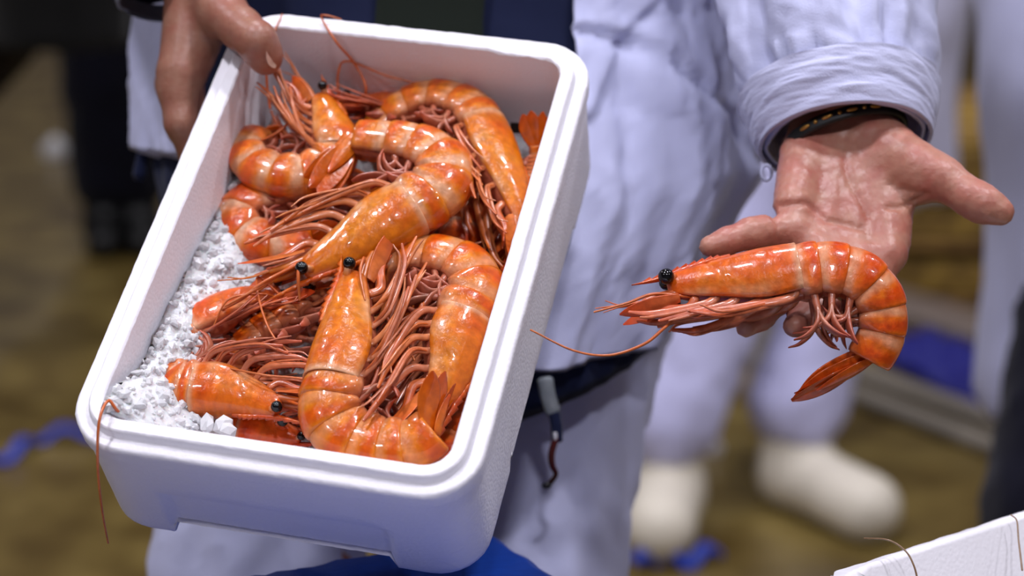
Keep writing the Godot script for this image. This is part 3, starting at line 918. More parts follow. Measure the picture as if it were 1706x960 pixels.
	prawn("prawn bent along the lower right wall with red legs bunched on its left", box_frame, [Vector3(0.0768, -0.026, 0.1038), Vector3(0.0822, -0.026, 0.0759), Vector3(0.0848, -0.027, 0.0388)], [Vector3(0.0848, -0.027, 0.0388), Vector3(0.0876, -0.028, 0.0145), Vector3(0.074, -0.029, -0.0042), Vector3(0.0499, -0.03, -0.0087), Vector3(0.027, -0.034, -0.0046), Vector3(0.0173, -0.042, 0.005)], Vector3(0.0262, -0.05, 0.0237), 0.0205, up, {"seed": 22, "roll": 6, "pale": 0.45, "splay": 0.3, "leg_drop": 0.45, "taper": 0.75})
	prawn("prawn at the front wall with upright head and tail folded under to the right", box_frame, [Vector3(0.0198, -0.016, 0.025), Vector3(0.0224, -0.015, 0.0655), Vector3(0.0233, -0.016, 0.107)], [Vector3(0.0233, -0.016, 0.107), Vector3(0.0241, -0.018, 0.1248), Vector3(0.0358, -0.022, 0.1381), Vector3(0.06, -0.023, 0.1426), Vector3(0.0812, -0.02, 0.1387), Vector3(0.0907, -0.016, 0.1295)], Vector3(0.0923, -0.008, 0.0927), 0.0205, up, {"seed": 23, "roll": -18, "roll_tail": 0, "pale": 0.3, "rostrum": 0.8, "spread": 0.35, "splay": 0.3, "leg_drop": 0.4, "taper": 0.72,
		"feelers": [[Vector3(0.0142, -0.012, 0.0201), Vector3(0.0153, -0.008, 0.0131), Vector3(0.0176, -0.004, 0.0284), Vector3(0.0259, -0.006, 0.0476)], [Vector3(0.0386, -0.012, 0.0506), Vector3(0.0548, -0.01, 0.0686), Vector3(0.0628, -0.008, 0.0424), Vector3(0.0605, -0.01, 0.0724), Vector3(0.0677, -0.01, 0.0852)]]})


func held_prawn() -> void:
	var side: Vector3 = (Vector3(0, 1.32, 0) - Vector3(0.1879, 1.0026, -1.273)).normalized()
	side = (side + Vector3.UP * 0.25).normalized()
	prawn("single large prawn held out on the open palm, tail hanging down", Transform3D(), [Vector3(0.1049, 0.9952, -1.2753), Vector3(0.1399, 1.0025, -1.2751), Vector3(0.1841, 1.0108, -1.2751)], [Vector3(0.1841, 1.0108, -1.2751), Vector3(0.2051, 1.0129, -1.2746), Vector3(0.224, 1.0073, -1.2732), Vector3(0.2352, 0.9927, -1.2695), Vector3(0.2356, 0.9744, -1.265), Vector3(0.2273, 0.9577, -1.2618)], Vector3(0.1792, 0.9298, -1.2528), 0.0192, side, {"seed": 31, "group": "", "pale": 0.6, "spread": 0.1, "fan_roll": 35, "fin": 0.42, "rostrum": 1.25, "rostrum_lift": -0.15, "splay": 0.06, "leg_drop": 0.08, "leg": 0.14, "taper": 0.72, "swim": 1.25, "swim_w": 0.24, "lean": 0.65, "eye": 0.25,
		"feelers": [[Vector3(0.1144, 0.9937, -1.2688), Vector3(0.1063, 0.9875, -1.2621), Vector3(0.0964, 0.9803, -1.2551), Vector3(0.0834, 0.972, -1.2479), Vector3(0.0615, 0.9667, -1.2414), Vector3(0.0385, 0.971, -1.2373), Vector3(0.0117, 0.9848, -1.2356)], [Vector3(0.1146, 0.997, -1.2716), Vector3(0.0913, 0.9993, -1.2702), Vector3(0.0739, 0.9942, -1.2668), Vector3(0.0526, 0.9891, -1.2635)]]})


# ------------------------------------------------------------------ the fishmonger
func skin_tint(p: Vector3) -> Color:
	var n := grain.get_noise_3d(p.x * 45, p.y * 45, p.z * 45)
	var n2 := grain.get_noise_3d(p.x * 160 + 9, p.y * 160, p.z * 160)
	return lin(0.72, 0.525, 0.445).lerp(lin(0.70, 0.44, 0.38), clampf(0.4 + n * 1.2 + n2 * 0.4, 0, 1))


func fishmonger() -> void:
	var t := thing("person", "person in white coat over navy tipping the box and offering a prawn on one palm", "person", Transform3D())
	var b := Builder.new()
	# the body under the clothes
	var f := Flesh.new(Vector3(-0.5, 0.0, -2.0), Vector3(0.45, 1.62, -1.35), 0.014, 70.0)
	var pelvis: Vector3 = Vector3(-0.0546, 0.9039, -1.6689)
	var chest: Vector3 = Vector3(-0.0473, 1.2668, -1.7697)
	for s: float in [-1.0, 1.0]:
		f.bone(pelvis + Vector3(0.07 * s, 0, 0), chest + Vector3(0.075 * s, 0, 0), 0.1, 0.1)
	f.chain([chest, Vector3(-0.045, 1.3956, -1.8121), Vector3(-0.045, 1.4552, -1.827)], [0.1, 0.07, 0.05])
	f.chain([Vector3(0.1366, 1.3857, -1.8096), Vector3(-0.045, 1.3956, -1.8121), Vector3(-0.2345, 1.3864, -1.8304)], [0.055, 0.07, 0.055])
	f.chain([Vector3(0.152, 1.3758, -1.8072), Vector3(0.2425, 1.2989, -1.5922), Vector3(0.2349, 1.1251, -1.4561), Vector3(0.2325, 1.0921, -1.419)], [0.05, 0.04, 0.031, 0.028])
	f.chain([Vector3(-0.2448, 1.3764, -1.8279), Vector3(-0.2945, 1.3026, -1.6652), Vector3(-0.2208, 1.1944, -1.4919)], [0.05, 0.04, 0.028])
	f.chain([Vector3(0.0385, 0.9136, -1.6507), Vector3(0.0072, 0.5675, -1.4923), Vector3(-0.011, 0.0867, -1.3621)], [0.085, 0.055, 0.04])
	f.chain([Vector3(-0.1482, 0.9088, -1.6701), Vector3(-0.2198, 0.5583, -1.5106), Vector3(-0.2254, 0.0867, -1.3621)], [0.085, 0.055, 0.04])
	f.into(b, skin_tint)
	# head
	var hc: Vector3 = Vector3(-0.044, 1.5588, -1.8116)
	f = Flesh.new(hc - Vector3(0.13, 0.2, 0.15), hc + Vector3(0.13, 0.16, 0.16), 0.005, 140.0)
	f.bone(hc + Vector3(0, 0.03, -0.02), hc + Vector3(0, 0.03, 0.015), 0.078, 0.074)
	f.bone(hc + Vector3(0, -0.03, 0.02), hc + Vector3(0, -0.085, 0.045), 0.055, 0.026)
	f.bone(hc + Vector3(0, -0.2, -0.03), hc + Vector3(0, -0.05, -0.02), 0.05, 0.05)
	f.bone(hc + Vector3(0, 0.015, 0.085), hc + Vector3(0, -0.025, 0.105), 0.008, 0.013)
	for s: float in [-1.0, 1.0]:
		f.bone(hc + Vector3(0.075 * s, 0.02, -0.02), hc + Vector3(0.077 * s, -0.025, -0.012), 0.012, 0.009)
		f.bone(hc + Vector3(0.03 * s, -0.02, 0.055), hc + Vector3(0.05 * s, 0.0, 0.03), 0.02, 0.018)
		f.bone(hc + Vector3(0.015 * s, 0.03, 0.082), hc + Vector3(0.045 * s, 0.03, 0.066), 0.009, 0.008)
	f.bone(hc + Vector3(-0.018, -0.06, 0.078), hc + Vector3(0.018, -0.06, 0.078), 0.007, 0.007)
	f.into(b, skin_tint)
	open_hand(b)
	grip_hand(b)
	piece("body", b.made(), mats.skin, t)
	b = Builder.new()
	var hair := Flesh.new(hc - Vector3(0.14, 0.1, 0.16), hc + Vector3(0.14, 0.17, 0.12), 0.008, 140.0)
	hair.bone(hc + Vector3(0, 0.05, -0.035), hc + Vector3(0, 0.062, 0.02), 0.082, 0.07)
	hair.bone(hc + Vector3(0, -0.02, -0.055), hc + Vector3(0, 0.04, -0.05), 0.062, 0.07)
	hair.into(b, func(_p): return lin(0.16, 0.12, 0.1))
	piece("hair", b.made(), mats.cloth, t)
	# nail of the gripping thumb and of the two fingers under the prawn
	b = Builder.new()
	blade(b, Vector3(-0.1665, 1.1434, -1.3932), (Vector3(-0.163, 1.1251, -1.3974) - Vector3(-0.1665, 1.1434, -1.3932)).normalized(), (Vector3(-0.1588, 1.1326, -1.4064) - Vector3(-0.1688, 1.1353, -1.3865)).normalized(), 0.0165, 0.0068, 0.0016, lin(0.84, 0.64, 0.57), lin(0.9, 0.78, 0.7), 0.9)
	piece("thumb_nail", b.made(), mats.limb, t)
	# --- clothes
	var white := lin(0.77, 0.785, 0.91)
	var navy := lin(0.09, 0.115, 0.22)
	b = Builder.new()
	var tr := Flesh.new(Vector3(-0.52, 0.05, -2.0), Vector3(0.4, 1.08, -1.35), 0.011, 60.0)
	tr.bone(Vector3(-0.1179, 0.9333, -1.6763), Vector3(0.0035, 0.9356, -1.6665), 0.115, 0.115)
	tr.chain([Vector3(0.031, 0.9136, -1.6507), Vector3(0.0073, 0.691, -1.554), Vector3(-0.0014, 0.521, -1.4807), Vector3(-0.011, 0.1098, -1.3679)], [0.108, 0.074, 0.07, 0.068])
	tr.chain([Vector3(-0.1482, 0.9088, -1.6701), Vector3(-0.214, 0.6834, -1.5727), Vector3(-0.2198, 0.5112, -1.4988), Vector3(-0.2254, 0.1098, -1.3679)], [0.108, 0.074, 0.07, 0.068])
	tr.into(b, func(_p): return white, func(p: Vector3, _g: Vector3): return 0.007 * fold.get_noise_3d(p.x * 22, p.y * 5, p.z * 22) + 0.004 * fold.get_noise_3d(p.x * 40 + p.y * 10, p.y * 14, p.z * 30))
	piece("trousers", b.made(), mats.cloth, t)
	# boots
	for s in [[Vector3(-0.011, 0.0867, -1.3621), 0.02], [Vector3(-0.2254, 0.0867, -1.3621), -0.03]]:
		var an: Vector3 = s[0]
		b = Builder.new()
		var bt := Flesh.new(Vector3(an.x - 0.12, -0.02, an.z - 0.16), Vector3(an.x + 0.12, 0.22, an.z + 0.3), 0.012, 90.0)
		bt.chain([Vector3(an.x, 0.18, an.z), Vector3(an.x, 0.06, an.z), Vector3(an.x + s[1], 0.045, an.z + 0.18)], [0.056, 0.055, 0.042])
		bt.into(b, func(_p): return lin(0.85, 0.84, 0.82))
		piece("boot", b.made(), mats.rubber, t)
	garment(t, white, navy)
	sleeves(t, white, navy)
	trinkets(t, navy)


func open_hand(b: Builder) -> void:
	var f := Flesh.new(Vector3(0.1799, 1.0412, -1.3734) + Vector3(-0.085, -0.115, -0.085), Vector3(0.2664, 1.0412, -1.3734) + Vector3(0.105, 0.09, 0.12), 0.0026, 420.0)
	var m5: Vector3 = Vector3(0.1887, 1.0261, -1.3366)
	var m4: Vector3 = Vector3(0.2063, 1.0119, -1.3269)
	var m3: Vector3 = Vector3(0.2293, 1.0066, -1.3266)
	var m2: Vector3 = Vector3(0.2511, 1.0109, -1.3328)
	f.bone(Vector3(0.2352, 1.129, -1.4591), Vector3(0.2316, 1.0921, -1.419), 0.029, 0.024)
	f.bone(Vector3(0.2206, 1.1065, -1.436), Vector3(0.2108, 1.0802, -1.4088), 0.019, 0.0165)
	f.bone(Vector3(0.2495, 1.1106, -1.437), Vector3(0.2519, 1.0875, -1.4107), 0.02, 0.0165)
	f.bone(Vector3(0.2097, 1.0793, -1.4065), m5, 0.0165, 0.0105)
	f.bone(Vector3(0.2228, 1.0832, -1.4086), m4, 0.0165, 0.0108)
	f.bone(Vector3(0.2354, 1.0852, -1.4091), m3, 0.0165, 0.0108)
	f.bone(Vector3(0.2488, 1.0847, -1.4069), m2, 0.017, 0.0118)
	f.bone(m5, m4, 0.0105, 0.0108)
	f.bone(m4, m3, 0.0105, 0.0108)
	f.bone(m3, m2, 0.0105, 0.0112)
	f.bone(Vector3(0.2291, 1.0751, -1.4065), Vector3(0.2184, 1.0095, -1.3319), 0.0175, 0.0115)
	f.bone(Vector3(0.2095, 1.0563, -1.3823), Vector3(0.255, 1.0523, -1.3813), 0.0145, 0.0145)
	f.bone(Vector3(0.2032, 1.0393, -1.3626), Vector3(0.2547, 1.0349, -1.3635), 0.0125, 0.0125)
	f.bone(Vector3(0.2178, 1.0766, -1.41), Vector3(0.1985, 1.0174, -1.3386), 0.0165, 0.0115)
	f.bone(Vector3(0.2423, 1.0764, -1.411), Vector3(0.2409, 1.0084, -1.3363), 0.0165, 0.0115)
	# heel of the hand and ball of the thumb
	f.bone(Vector3(0.2022, 1.0691, -1.3927), Vector3(0.1899, 1.0399, -1.3493), 0.0165, 0.014)
	f.bone(Vector3(0.25, 1.0824, -1.396), Vector3(0.2766, 1.0628, -1.3633), 0.0175, 0.0165)
	f.bone(Vector3(0.2536, 1.0656, -1.3815), Vector3(0.2774, 1.0545, -1.3591), 0.0165, 0.014)
	f.bone(Vector3(0.2634, 1.0502, -1.3704), Vector3(0.2576, 1.0187, -1.342), 0.012, 0.011)
	# thumb
	f.chain([Vector3(0.2766, 1.0636, -1.3635), Vector3(0.2894, 1.0594, -1.3531), Vector3(0.3065, 1.0484, -1.338), Vector3(0.3148, 1.0449, -1.3331), Vector3(0.3249, 1.0409, -1.329)], [0.0158, 0.0138, 0.0118, 0.0118, 0.0092])
	# little finger, held apart
	f.chain([m5, Vector3(0.1676, 1.0279, -1.3288), Vector3(0.1583, 1.0268, -1.3244), Vector3(0.1425, 1.0235, -1.3174), Vector3(0.1306, 1.0209, -1.3126)], [0.0105, 0.0092, 0.0096, 0.0082, 0.0072])
	# ring, middle and index finger curl under the prawn
	f.chain([m4, Vector3(0.1825, 0.9902, -1.3112), Vector3(0.1625, 0.978, -1.2937), Vector3(0.152, 0.9745, -1.2794)], [0.0108, 0.0092, 0.0084, 0.0068])
	f.chain([m3, Vector3(0.208, 0.9852, -1.3099), Vector3(0.1915, 0.9767, -1.2923), Vector3(0.1831, 0.9764, -1.2768)], [0.0108, 0.0096, 0.009, 0.0078])
	f.chain([m2, Vector3(0.2381, 0.9881, -1.3148), Vector3(0.2263, 0.9823, -1.302), Vector3(0.2169, 0.9854, -1.2935)], [0.0112, 0.0096, 0.0088, 0.0076])
	# creases of the palm: shallow grooves in the skin
	var lines := [
		spline([Vector3(0.2273, 1.082, -1.3835), Vector3(0.2277, 1.06, -1.3626), Vector3(0.2333, 1.0472, -1.3439), Vector3(0.2396, 1.0356, -1.3307)], 10),
		spline([Vector3(0.2545, 1.0551, -1.3562), Vector3(0.2651, 1.0515, -1.3471), Vector3(0.2768, 1.0503, -1.3447)], 8),
		spline([Vector3(0.2518, 1.041, -1.3424), Vector3(0.2647, 1.0413, -1.3425), Vector3(0.2752, 1.0472, -1.3439)], 8),
		spline([Vector3(0.1796, 1.0431, -1.348), Vector3(0.1965, 1.0449, -1.3454), Vector3(0.2091, 1.0352, -1.3327), Vector3(0.2339, 1.0289, -1.3239)], 10),
		spline([Vector3(0.1719, 1.0403, -1.3339), Vector3(0.1767, 1.0337, -1.3261), Vector3(0.1783, 1.0229, -1.3234)], 8)]
	f.into(b, skin_tint, func(p: Vector3, _g: Vector3):
		var depth := 0.0
		for l in lines:
			var near := 1.0
			for k in range(0, l.size()): near = minf(near, Vector2(p.x - l[k].x, p.y - l[k].y).length())
			depth = maxf(depth, exp(-pow(near / 0.0017, 2)))
		return -0.0022 * depth + 0.0006 * grain.get_noise_3d(p.x * 120, p.y * 120, p.z * 120))


func grip_hand(b: Builder) -> void:
	var f := Flesh.new(Vector3(-0.2166, 1.1347, -1.4482) + Vector3(-0.085, -0.11, -0.09), Vector3(-0.1989, 1.1373, -1.4282) + Vector3(0.075, 0.11, 0.07), 0.0027, 400.0)
	f.bone(Vector3(-0.2242, 1.2145, -1.5114), Vector3(-0.2202, 1.1885, -1.4863), 0.027, 0.026)
	f.bone(Vector3(-0.2259, 1.1864, -1.4858), Vector3(-0.2345, 1.1187, -1.4463), 0.0235, 0.0165)
	f.bone(Vector3(-0.2159, 1.1842, -1.4853), Vector3(-0.2294, 1.1296, -1.4552), 0.0225, 0.017)
	f.bone(Vector3(-0.2292, 1.1806, -1.5009), Vector3(-0.2421, 1.1058, -1.4699), 0.022, 0.015)
	f.bone(Vector3(-0.2307, 1.1797, -1.5109), Vector3(-0.244, 1.1027, -1.4917), 0.02, 0.014)
	# thumb over the rim
	f.chain([Vector3(-0.2157, 1.1712, -1.4655), Vector3(-0.2037, 1.1598, -1.4442), Vector3(-0.1881, 1.1518, -1.4195), Vector3(-0.1757, 1.1457, -1.4015), Vector3(-0.1706, 1.1353, -1.405), Vector3(-0.1701, 1.1317, -1.4072)], [0.0195, 0.0165, 0.0142, 0.0132, 0.0112, 0.0098])
	f.bone(Vector3(-0.2105, 1.1552, -1.4554), Vector3(-0.2297, 1.1285, -1.4569), 0.013, 0.012)
	# fingers down the outside of the wall
	f.chain([Vector3(-0.2357, 1.1158, -1.4455), Vector3(-0.2367, 1.1058, -1.441), Vector3(-0.2343, 1.0837, -1.4313), Vector3(-0.2263, 1.0576, -1.4393), Vector3(-0.2178, 1.0361, -1.4648)], [0.0165, 0.014, 0.0112, 0.0105, 0.0085])
	f.chain([Vector3(-0.2421, 1.105, -1.4696), Vector3(-0.2383, 1.0745, -1.46), Vector3(-0.2263, 1.0449, -1.4773), Vector3(-0.215, 1.0282, -1.4938)], [0.015, 0.0105, 0.0098, 0.008])
	f.chain([Vector3(-0.244, 1.1018, -1.4915), Vector3(-0.2392, 1.0701, -1.4867), Vector3(-0.2264, 1.0394, -1.5069), Vector3(-0.2149, 1.0256, -1.5189)], [0.014, 0.01, 0.0092, 0.008])
	f.bone(Vector3(-0.2323, 1.1788, -1.521), Vector3(-0.2428, 1.1041, -1.5127), 0.017, 0.012)
	f.chain([Vector3(-0.2428, 1.1041, -1.5127), Vector3(-0.2376, 1.0721, -1.515), Vector3(-0.227, 1.049, -1.5299)], [0.012, 0.009, 0.0075])
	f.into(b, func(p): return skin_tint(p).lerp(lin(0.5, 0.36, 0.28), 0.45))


# the torso of the coat as a surface: a (angle from the right side toward the front) and y (height in rows)
var trunk := [
	[-620.0, Vector3(-0.1491, 1.4446, -1.814), Vector3(0.0697, 1.4446, -1.814), 0.085], [-520.0, Vector3(-0.2318, 1.3956, -1.8121), Vector3(0.1409, 1.3952, -1.8017), 0.11], [-420.0, Vector3(-0.2728, 1.346, -1.7997), Vector3(0.1893, 1.3458, -1.7894), 0.135], [-200.0, Vector3(-0.2959, 1.2377, -1.7521), Vector3(0.1948, 1.2377, -1.7521), 0.145],
	[0.0, Vector3(-0.3033, 1.1406, -1.7176), Vector3(0.1856, 1.1406, -1.7176), 0.142], [150.0, Vector3(-0.3035, 1.0688, -1.6894), Vector3(0.1904, 1.0703, -1.6795), 0.14], [262.0, Vector3(-0.2997, 1.0163, -1.666), Vector3(0.1932, 1.0181, -1.6562), 0.138], [400.0, Vector3(-0.2831, 0.9519, -1.6397), Vector3(0.1592, 0.9552, -1.625), 0.138], [545.0, Vector3(-0.2692, 0.885, -1.6127), Vector3(0.1251, 0.8889, -1.5982), 0.138], [720.0, Vector3(-0.2651, 0.8047, -1.5823), Vector3(0.0907, 0.8078, -1.5728), 0.135]]


func trunk_point(a: float, y: float, grow: float) -> Vector3:
	var i := 0
	while i < trunk.size() - 2 and trunk[i + 1][0] < y: i += 1
	var q := clampf((y - trunk[i][0]) / (trunk[i + 1][0] - trunk[i][0]), 0, 1)
	q = q * q * (3 - 2 * q) * 0.4 + q * 0.6
	var l: Vector3 = (trunk[i][1] as Vector3).lerp(trunk[i + 1][1], q)
	var r: Vector3 = (trunk[i][2] as Vector3).lerp(trunk[i + 1][2], q)
	var d: float = lerpf(trunk[i][3], trunk[i + 1][3], q)
	var half := (r - l) / 2
	var c := cos(a)
	var s := sin(a)
	return (l + r) / 2 + half.normalized() * (half.length() + grow) * signf(c) * pow(absf(c), 0.85) + Vector3(0, 0, 1) * (d + grow) * signf(s) * pow(absf(s), 0.85)


func near_line(p: Vector2, l: Array) -> float:
	var best := 1e9
	for i in l.size() - 1:
		best = minf(best, p.distance_to(Geometry2D.get_closest_point_to_segment(p, l[i], l[i + 1])))
	return best


func garment(t: Node3D, white: Color, navy: Color) -> void:
	# coat: from its front edge round the back to the other front edge
	var seam := [Vector2(0.35, 20), Vector2(0.62, 60), Vector2(0.78, 110), Vector2(0.9, 180), Vector2(0.985, 265)]
	var a0 := deg_to_rad(69)
	var a1 := deg_to_rad(-221)
	var n := 170
	var rows := []
	for j in 121:
		var outer := PackedVector3Array()
		var inner := PackedVector3Array()
		for k in n + 1:
			var q := float(k) / n
			var a := lerpf(a0, a1, q)
			var deg := rad_to_deg(a)
			var hem := 0.0
			if deg > 0: hem = lerpf(512, 540, deg / 69)
			elif deg > -90: hem = lerpf(512, 470, -deg / 90)
			elif deg > -180: hem = lerpf(470, 236, (-deg - 90) / 90)
			else: hem = lerpf(236, 222, (-deg - 180) / 41)
			var y := lerpf(-620, hem, j / 120.0)
			var c := cos(a)
			var push := 0.015 * fold.get_noise_2d(a * 2.2 + y * 0.001, y * 0.0014) + 0.005 * fold.get_noise_2d(a * 6.0 + 50.0, y * 0.0016)
			push += 0.004 * fold.get_noise_2d(a * 2.0 + y * 0.005, y * 0.003 + 30.0) * smoothstep(500, 100, y)
			push += 0.006 * (0.3 - absf(fold.get_noise_2d(a * 1.9 + y * 0.0024 + 7.0, y * 0.0013)) * 1.5)
			if a > 0.0:
				var d := near_line(Vector2(c * 700, y), seam.map(func(v): return Vector2(v.x * 700, v.y)))
				push += 0.006 * exp(-pow(d / 60, 2)) - 0.009 * exp(-pow(d / 11, 2))
				# the turned-back front edge
				push += 0.006 * smoothstep(0.565 - y * 0.0012 + 0.012, 0.565 - y * 0.0012 - 0.012, c)
				push += 0.004 * exp(-pow((c - 0.30 - 0.15 * sin(y * 0.004)) / 0.05, 2))
			outer.append(trunk_point(a, y, 0.006 + push))
			inner.append(trunk_point(a, y, 0.003 + push))
		inner.reverse()
		outer.append_array(inner)
		rows.append(outer)
	var b := Builder.new()
	b.grid(rows, white, true, true, true)
	piece("coat", b.made(), mats.cloth, t)
	# navy pullover under it, longer in front than the coat
	rows = []
	for j in 61:
		var row := PackedVector3Array()
		var col := []
		for k in 120:
			var a := TAU * k / 120
			var deg := rad_to_deg(a)
			var hem := 512.0
			if deg < 75: hem = lerpf(505, 640, pow(deg / 75, 0.8))
			elif deg < 180: hem = lerpf(640, 345, (deg - 75) / 105)
			elif deg < 230: hem = lerpf(345, 520, (deg - 180) / 50)
			var y := lerpf(-620, hem, j / 60.0)
			row.append(trunk_point(a, y, -0.004 + 0.006 * fold.get_noise_2d(a * 4, y * 0.003)))
		rows.append(row)
	b = Builder.new()
	b.grid(rows, navy, true, true, true)
	piece("pullover", b.made(), mats.cloth, t)
	# the dark olive placket that shows in the gap of the coat
	rows = []
	for j in 20:
		var row := PackedVector3Array()
		var y := lerpf(-560, 330, j / 19.0)
		for k in 9: row.append(trunk_point(deg_to_rad(lerpf(84, 98, k / 8.0)), y, 0.005))
		for k in range(8, -1, -1): row.append(trunk_point(deg_to_rad(lerpf(84, 98, k / 8.0)), y, 0.001))
		rows.append(row)
	b = Builder.new()
	b.grid(rows, lin(0.1, 0.12, 0.1), true, true, true)
	piece("placket", b.made(), mats.cloth, t)


# a tube of cloth along a path; the open end shows its inside
func cloth_tube(path: Array, radii: Array, wrinkle: float, tilt_end: Vector3, sd: float, n := 72, from := 0.0) -> ArrayMesh:
	var p := spline(path, 22)
	var m := p.size()
	var rows := []
	var inner := []
	var u := Vector3(1, 0, 0)
	for i in m:
		var f := float(i) / (m - 1)
		if f < from: continue
		var t := (p[mini(i + 1, m - 1)] - p[maxi(i - 1, 0)]).normalized()
		t = t.lerp(tilt_end, smoothstep(0.72, 1.0, f)).normalized()
		u = (Vector3(1, 0, 0) - t * t.x).normalized()
		var w := t.cross(u)
		var g := f * (radii.size() - 1)
		var k := mini(int(g), radii.size() - 2)
		var r: float = lerpf(radii[k], radii[k + 1], g - k)
		var row := PackedVector3Array()
		var row2 := PackedVector3Array()
		for q in n:
			var a := TAU * q / n
			var d := u * cos(a) + w * sin(a)
			var push := wrinkle * (0.7 * fold.get_noise_3d(cos(a) * 0.9 + sd, sin(a) * 0.9, f * 2.6 + 1.4 * cos(a + sd)) + 0.45 * (0.35 - absf(fold.get_noise_3d(cos(a) * 1.1 + sd, sin(a) * 1.1, f * 3.4 + 1.9 * cos(a + sd * 2.0))) * 1.4))
			push *= smoothstep(1.0, 0.86, f) * 0.85 + 0.15
			row.append(p[i] + d * (r + push))
			row2.append(p[i] + d * (r + push - 0.0025))
		rows.append(row)
		inner.append(row2)
	inner.reverse()
	rows.append_array(inner)
	var b := Builder.new()
	b.grid(rows, Color.WHITE, true, false, false)
	return b.made()


func tinted(m: ArrayMesh, col: Color) -> ArrayMesh:
	var arr := m.surface_get_arrays(0)
	var c: PackedColorArray = arr[Mesh.ARRAY_COLOR]
	c.fill(col)
	arr[Mesh.ARRAY_COLOR] = c
	var o := ArrayMesh.new()
	o.add_surface_from_arrays(Mesh.PRIMITIVE_TRIANGLES, arr)
	return o


func sleeves(t: Node3D, white: Color, navy: Color) -> void:
	var arm := [Vector3(0.1426, 1.3961, -1.8225), Vector3(0.2134, 1.3448, -1.717), Vector3(0.2441, 1.2854, -1.5991), Vector3(0.2342, 1.1964, -1.5203), Vector3(0.23, 1.129, -1.4591), Vector3(0.2338, 1.0741, -1.4145)]
	var tilt := Vector3(0.04, -0.79, 0.61).normalized()
	piece("coat_sleeve", tinted(cloth_tube(arm, [0.09, 0.085, 0.083, 0.08, 0.07, 0.055], 0.024, tilt, 3.0), white), mats.cloth, t)
	var cuff := [Vector3(0.2319, 1.1029, -1.4372), Vector3(0.2328, 1.0877, -1.4251), Vector3(0.2336, 1.0726, -1.4131)]
	piece("cuff", tinted(cloth_tube(cuff, [0.0715, 0.0668, 0.0606], 0.004, tilt, 5.0), white.lightened(0.05)), mats.cloth, t)
	var b := Builder.new()
	var ring := []
	for k in 13:
		var a := TAU * k / 12
		ring.append(Vector3(0.1781, 1.0528, -1.4051) + Vector3(cos(a) * 0.0035, sin(a) * 0.0055, 0.001 * sin(a * 2)))
	b.tube(PackedVector3Array(ring), [0.0013], 6, white, white)
	piece("button_loop", b.made(), mats.cloth, t)
	var arm2 := [Vector3(-0.2345, 1.3965, -1.833), Vector3(-0.2815, 1.3599, -1.762), Vector3(-0.2945, 1.3026, -1.6652), Vector3(-0.2578, 1.2249, -1.5531), Vector3(-0.2438, 1.18, -1.4986)]
	var tilt2 := Vector3(0.35, -0.85, 0.3).normalized()
	piece("navy_sleeve", tinted(cloth_tube(arm2, [0.08, 0.075, 0.07, 0.055, 0.05], 0.008, tilt2, 11.0), navy), mats.cloth, t)
	var lining := [Vector3(-0.2463, 1.1872, -1.5056), Vector3(-0.2432, 1.1784, -1.4972), Vector3(-0.242, 1.1752, -1.4944)]
	piece("sleeve_lining", tinted(cloth_tube(lining, [0.0465, 0.0472, 0.048], 0.0, tilt2, 11.0), lin(0.5, 0.53, 0.6)), mats.cloth, t)


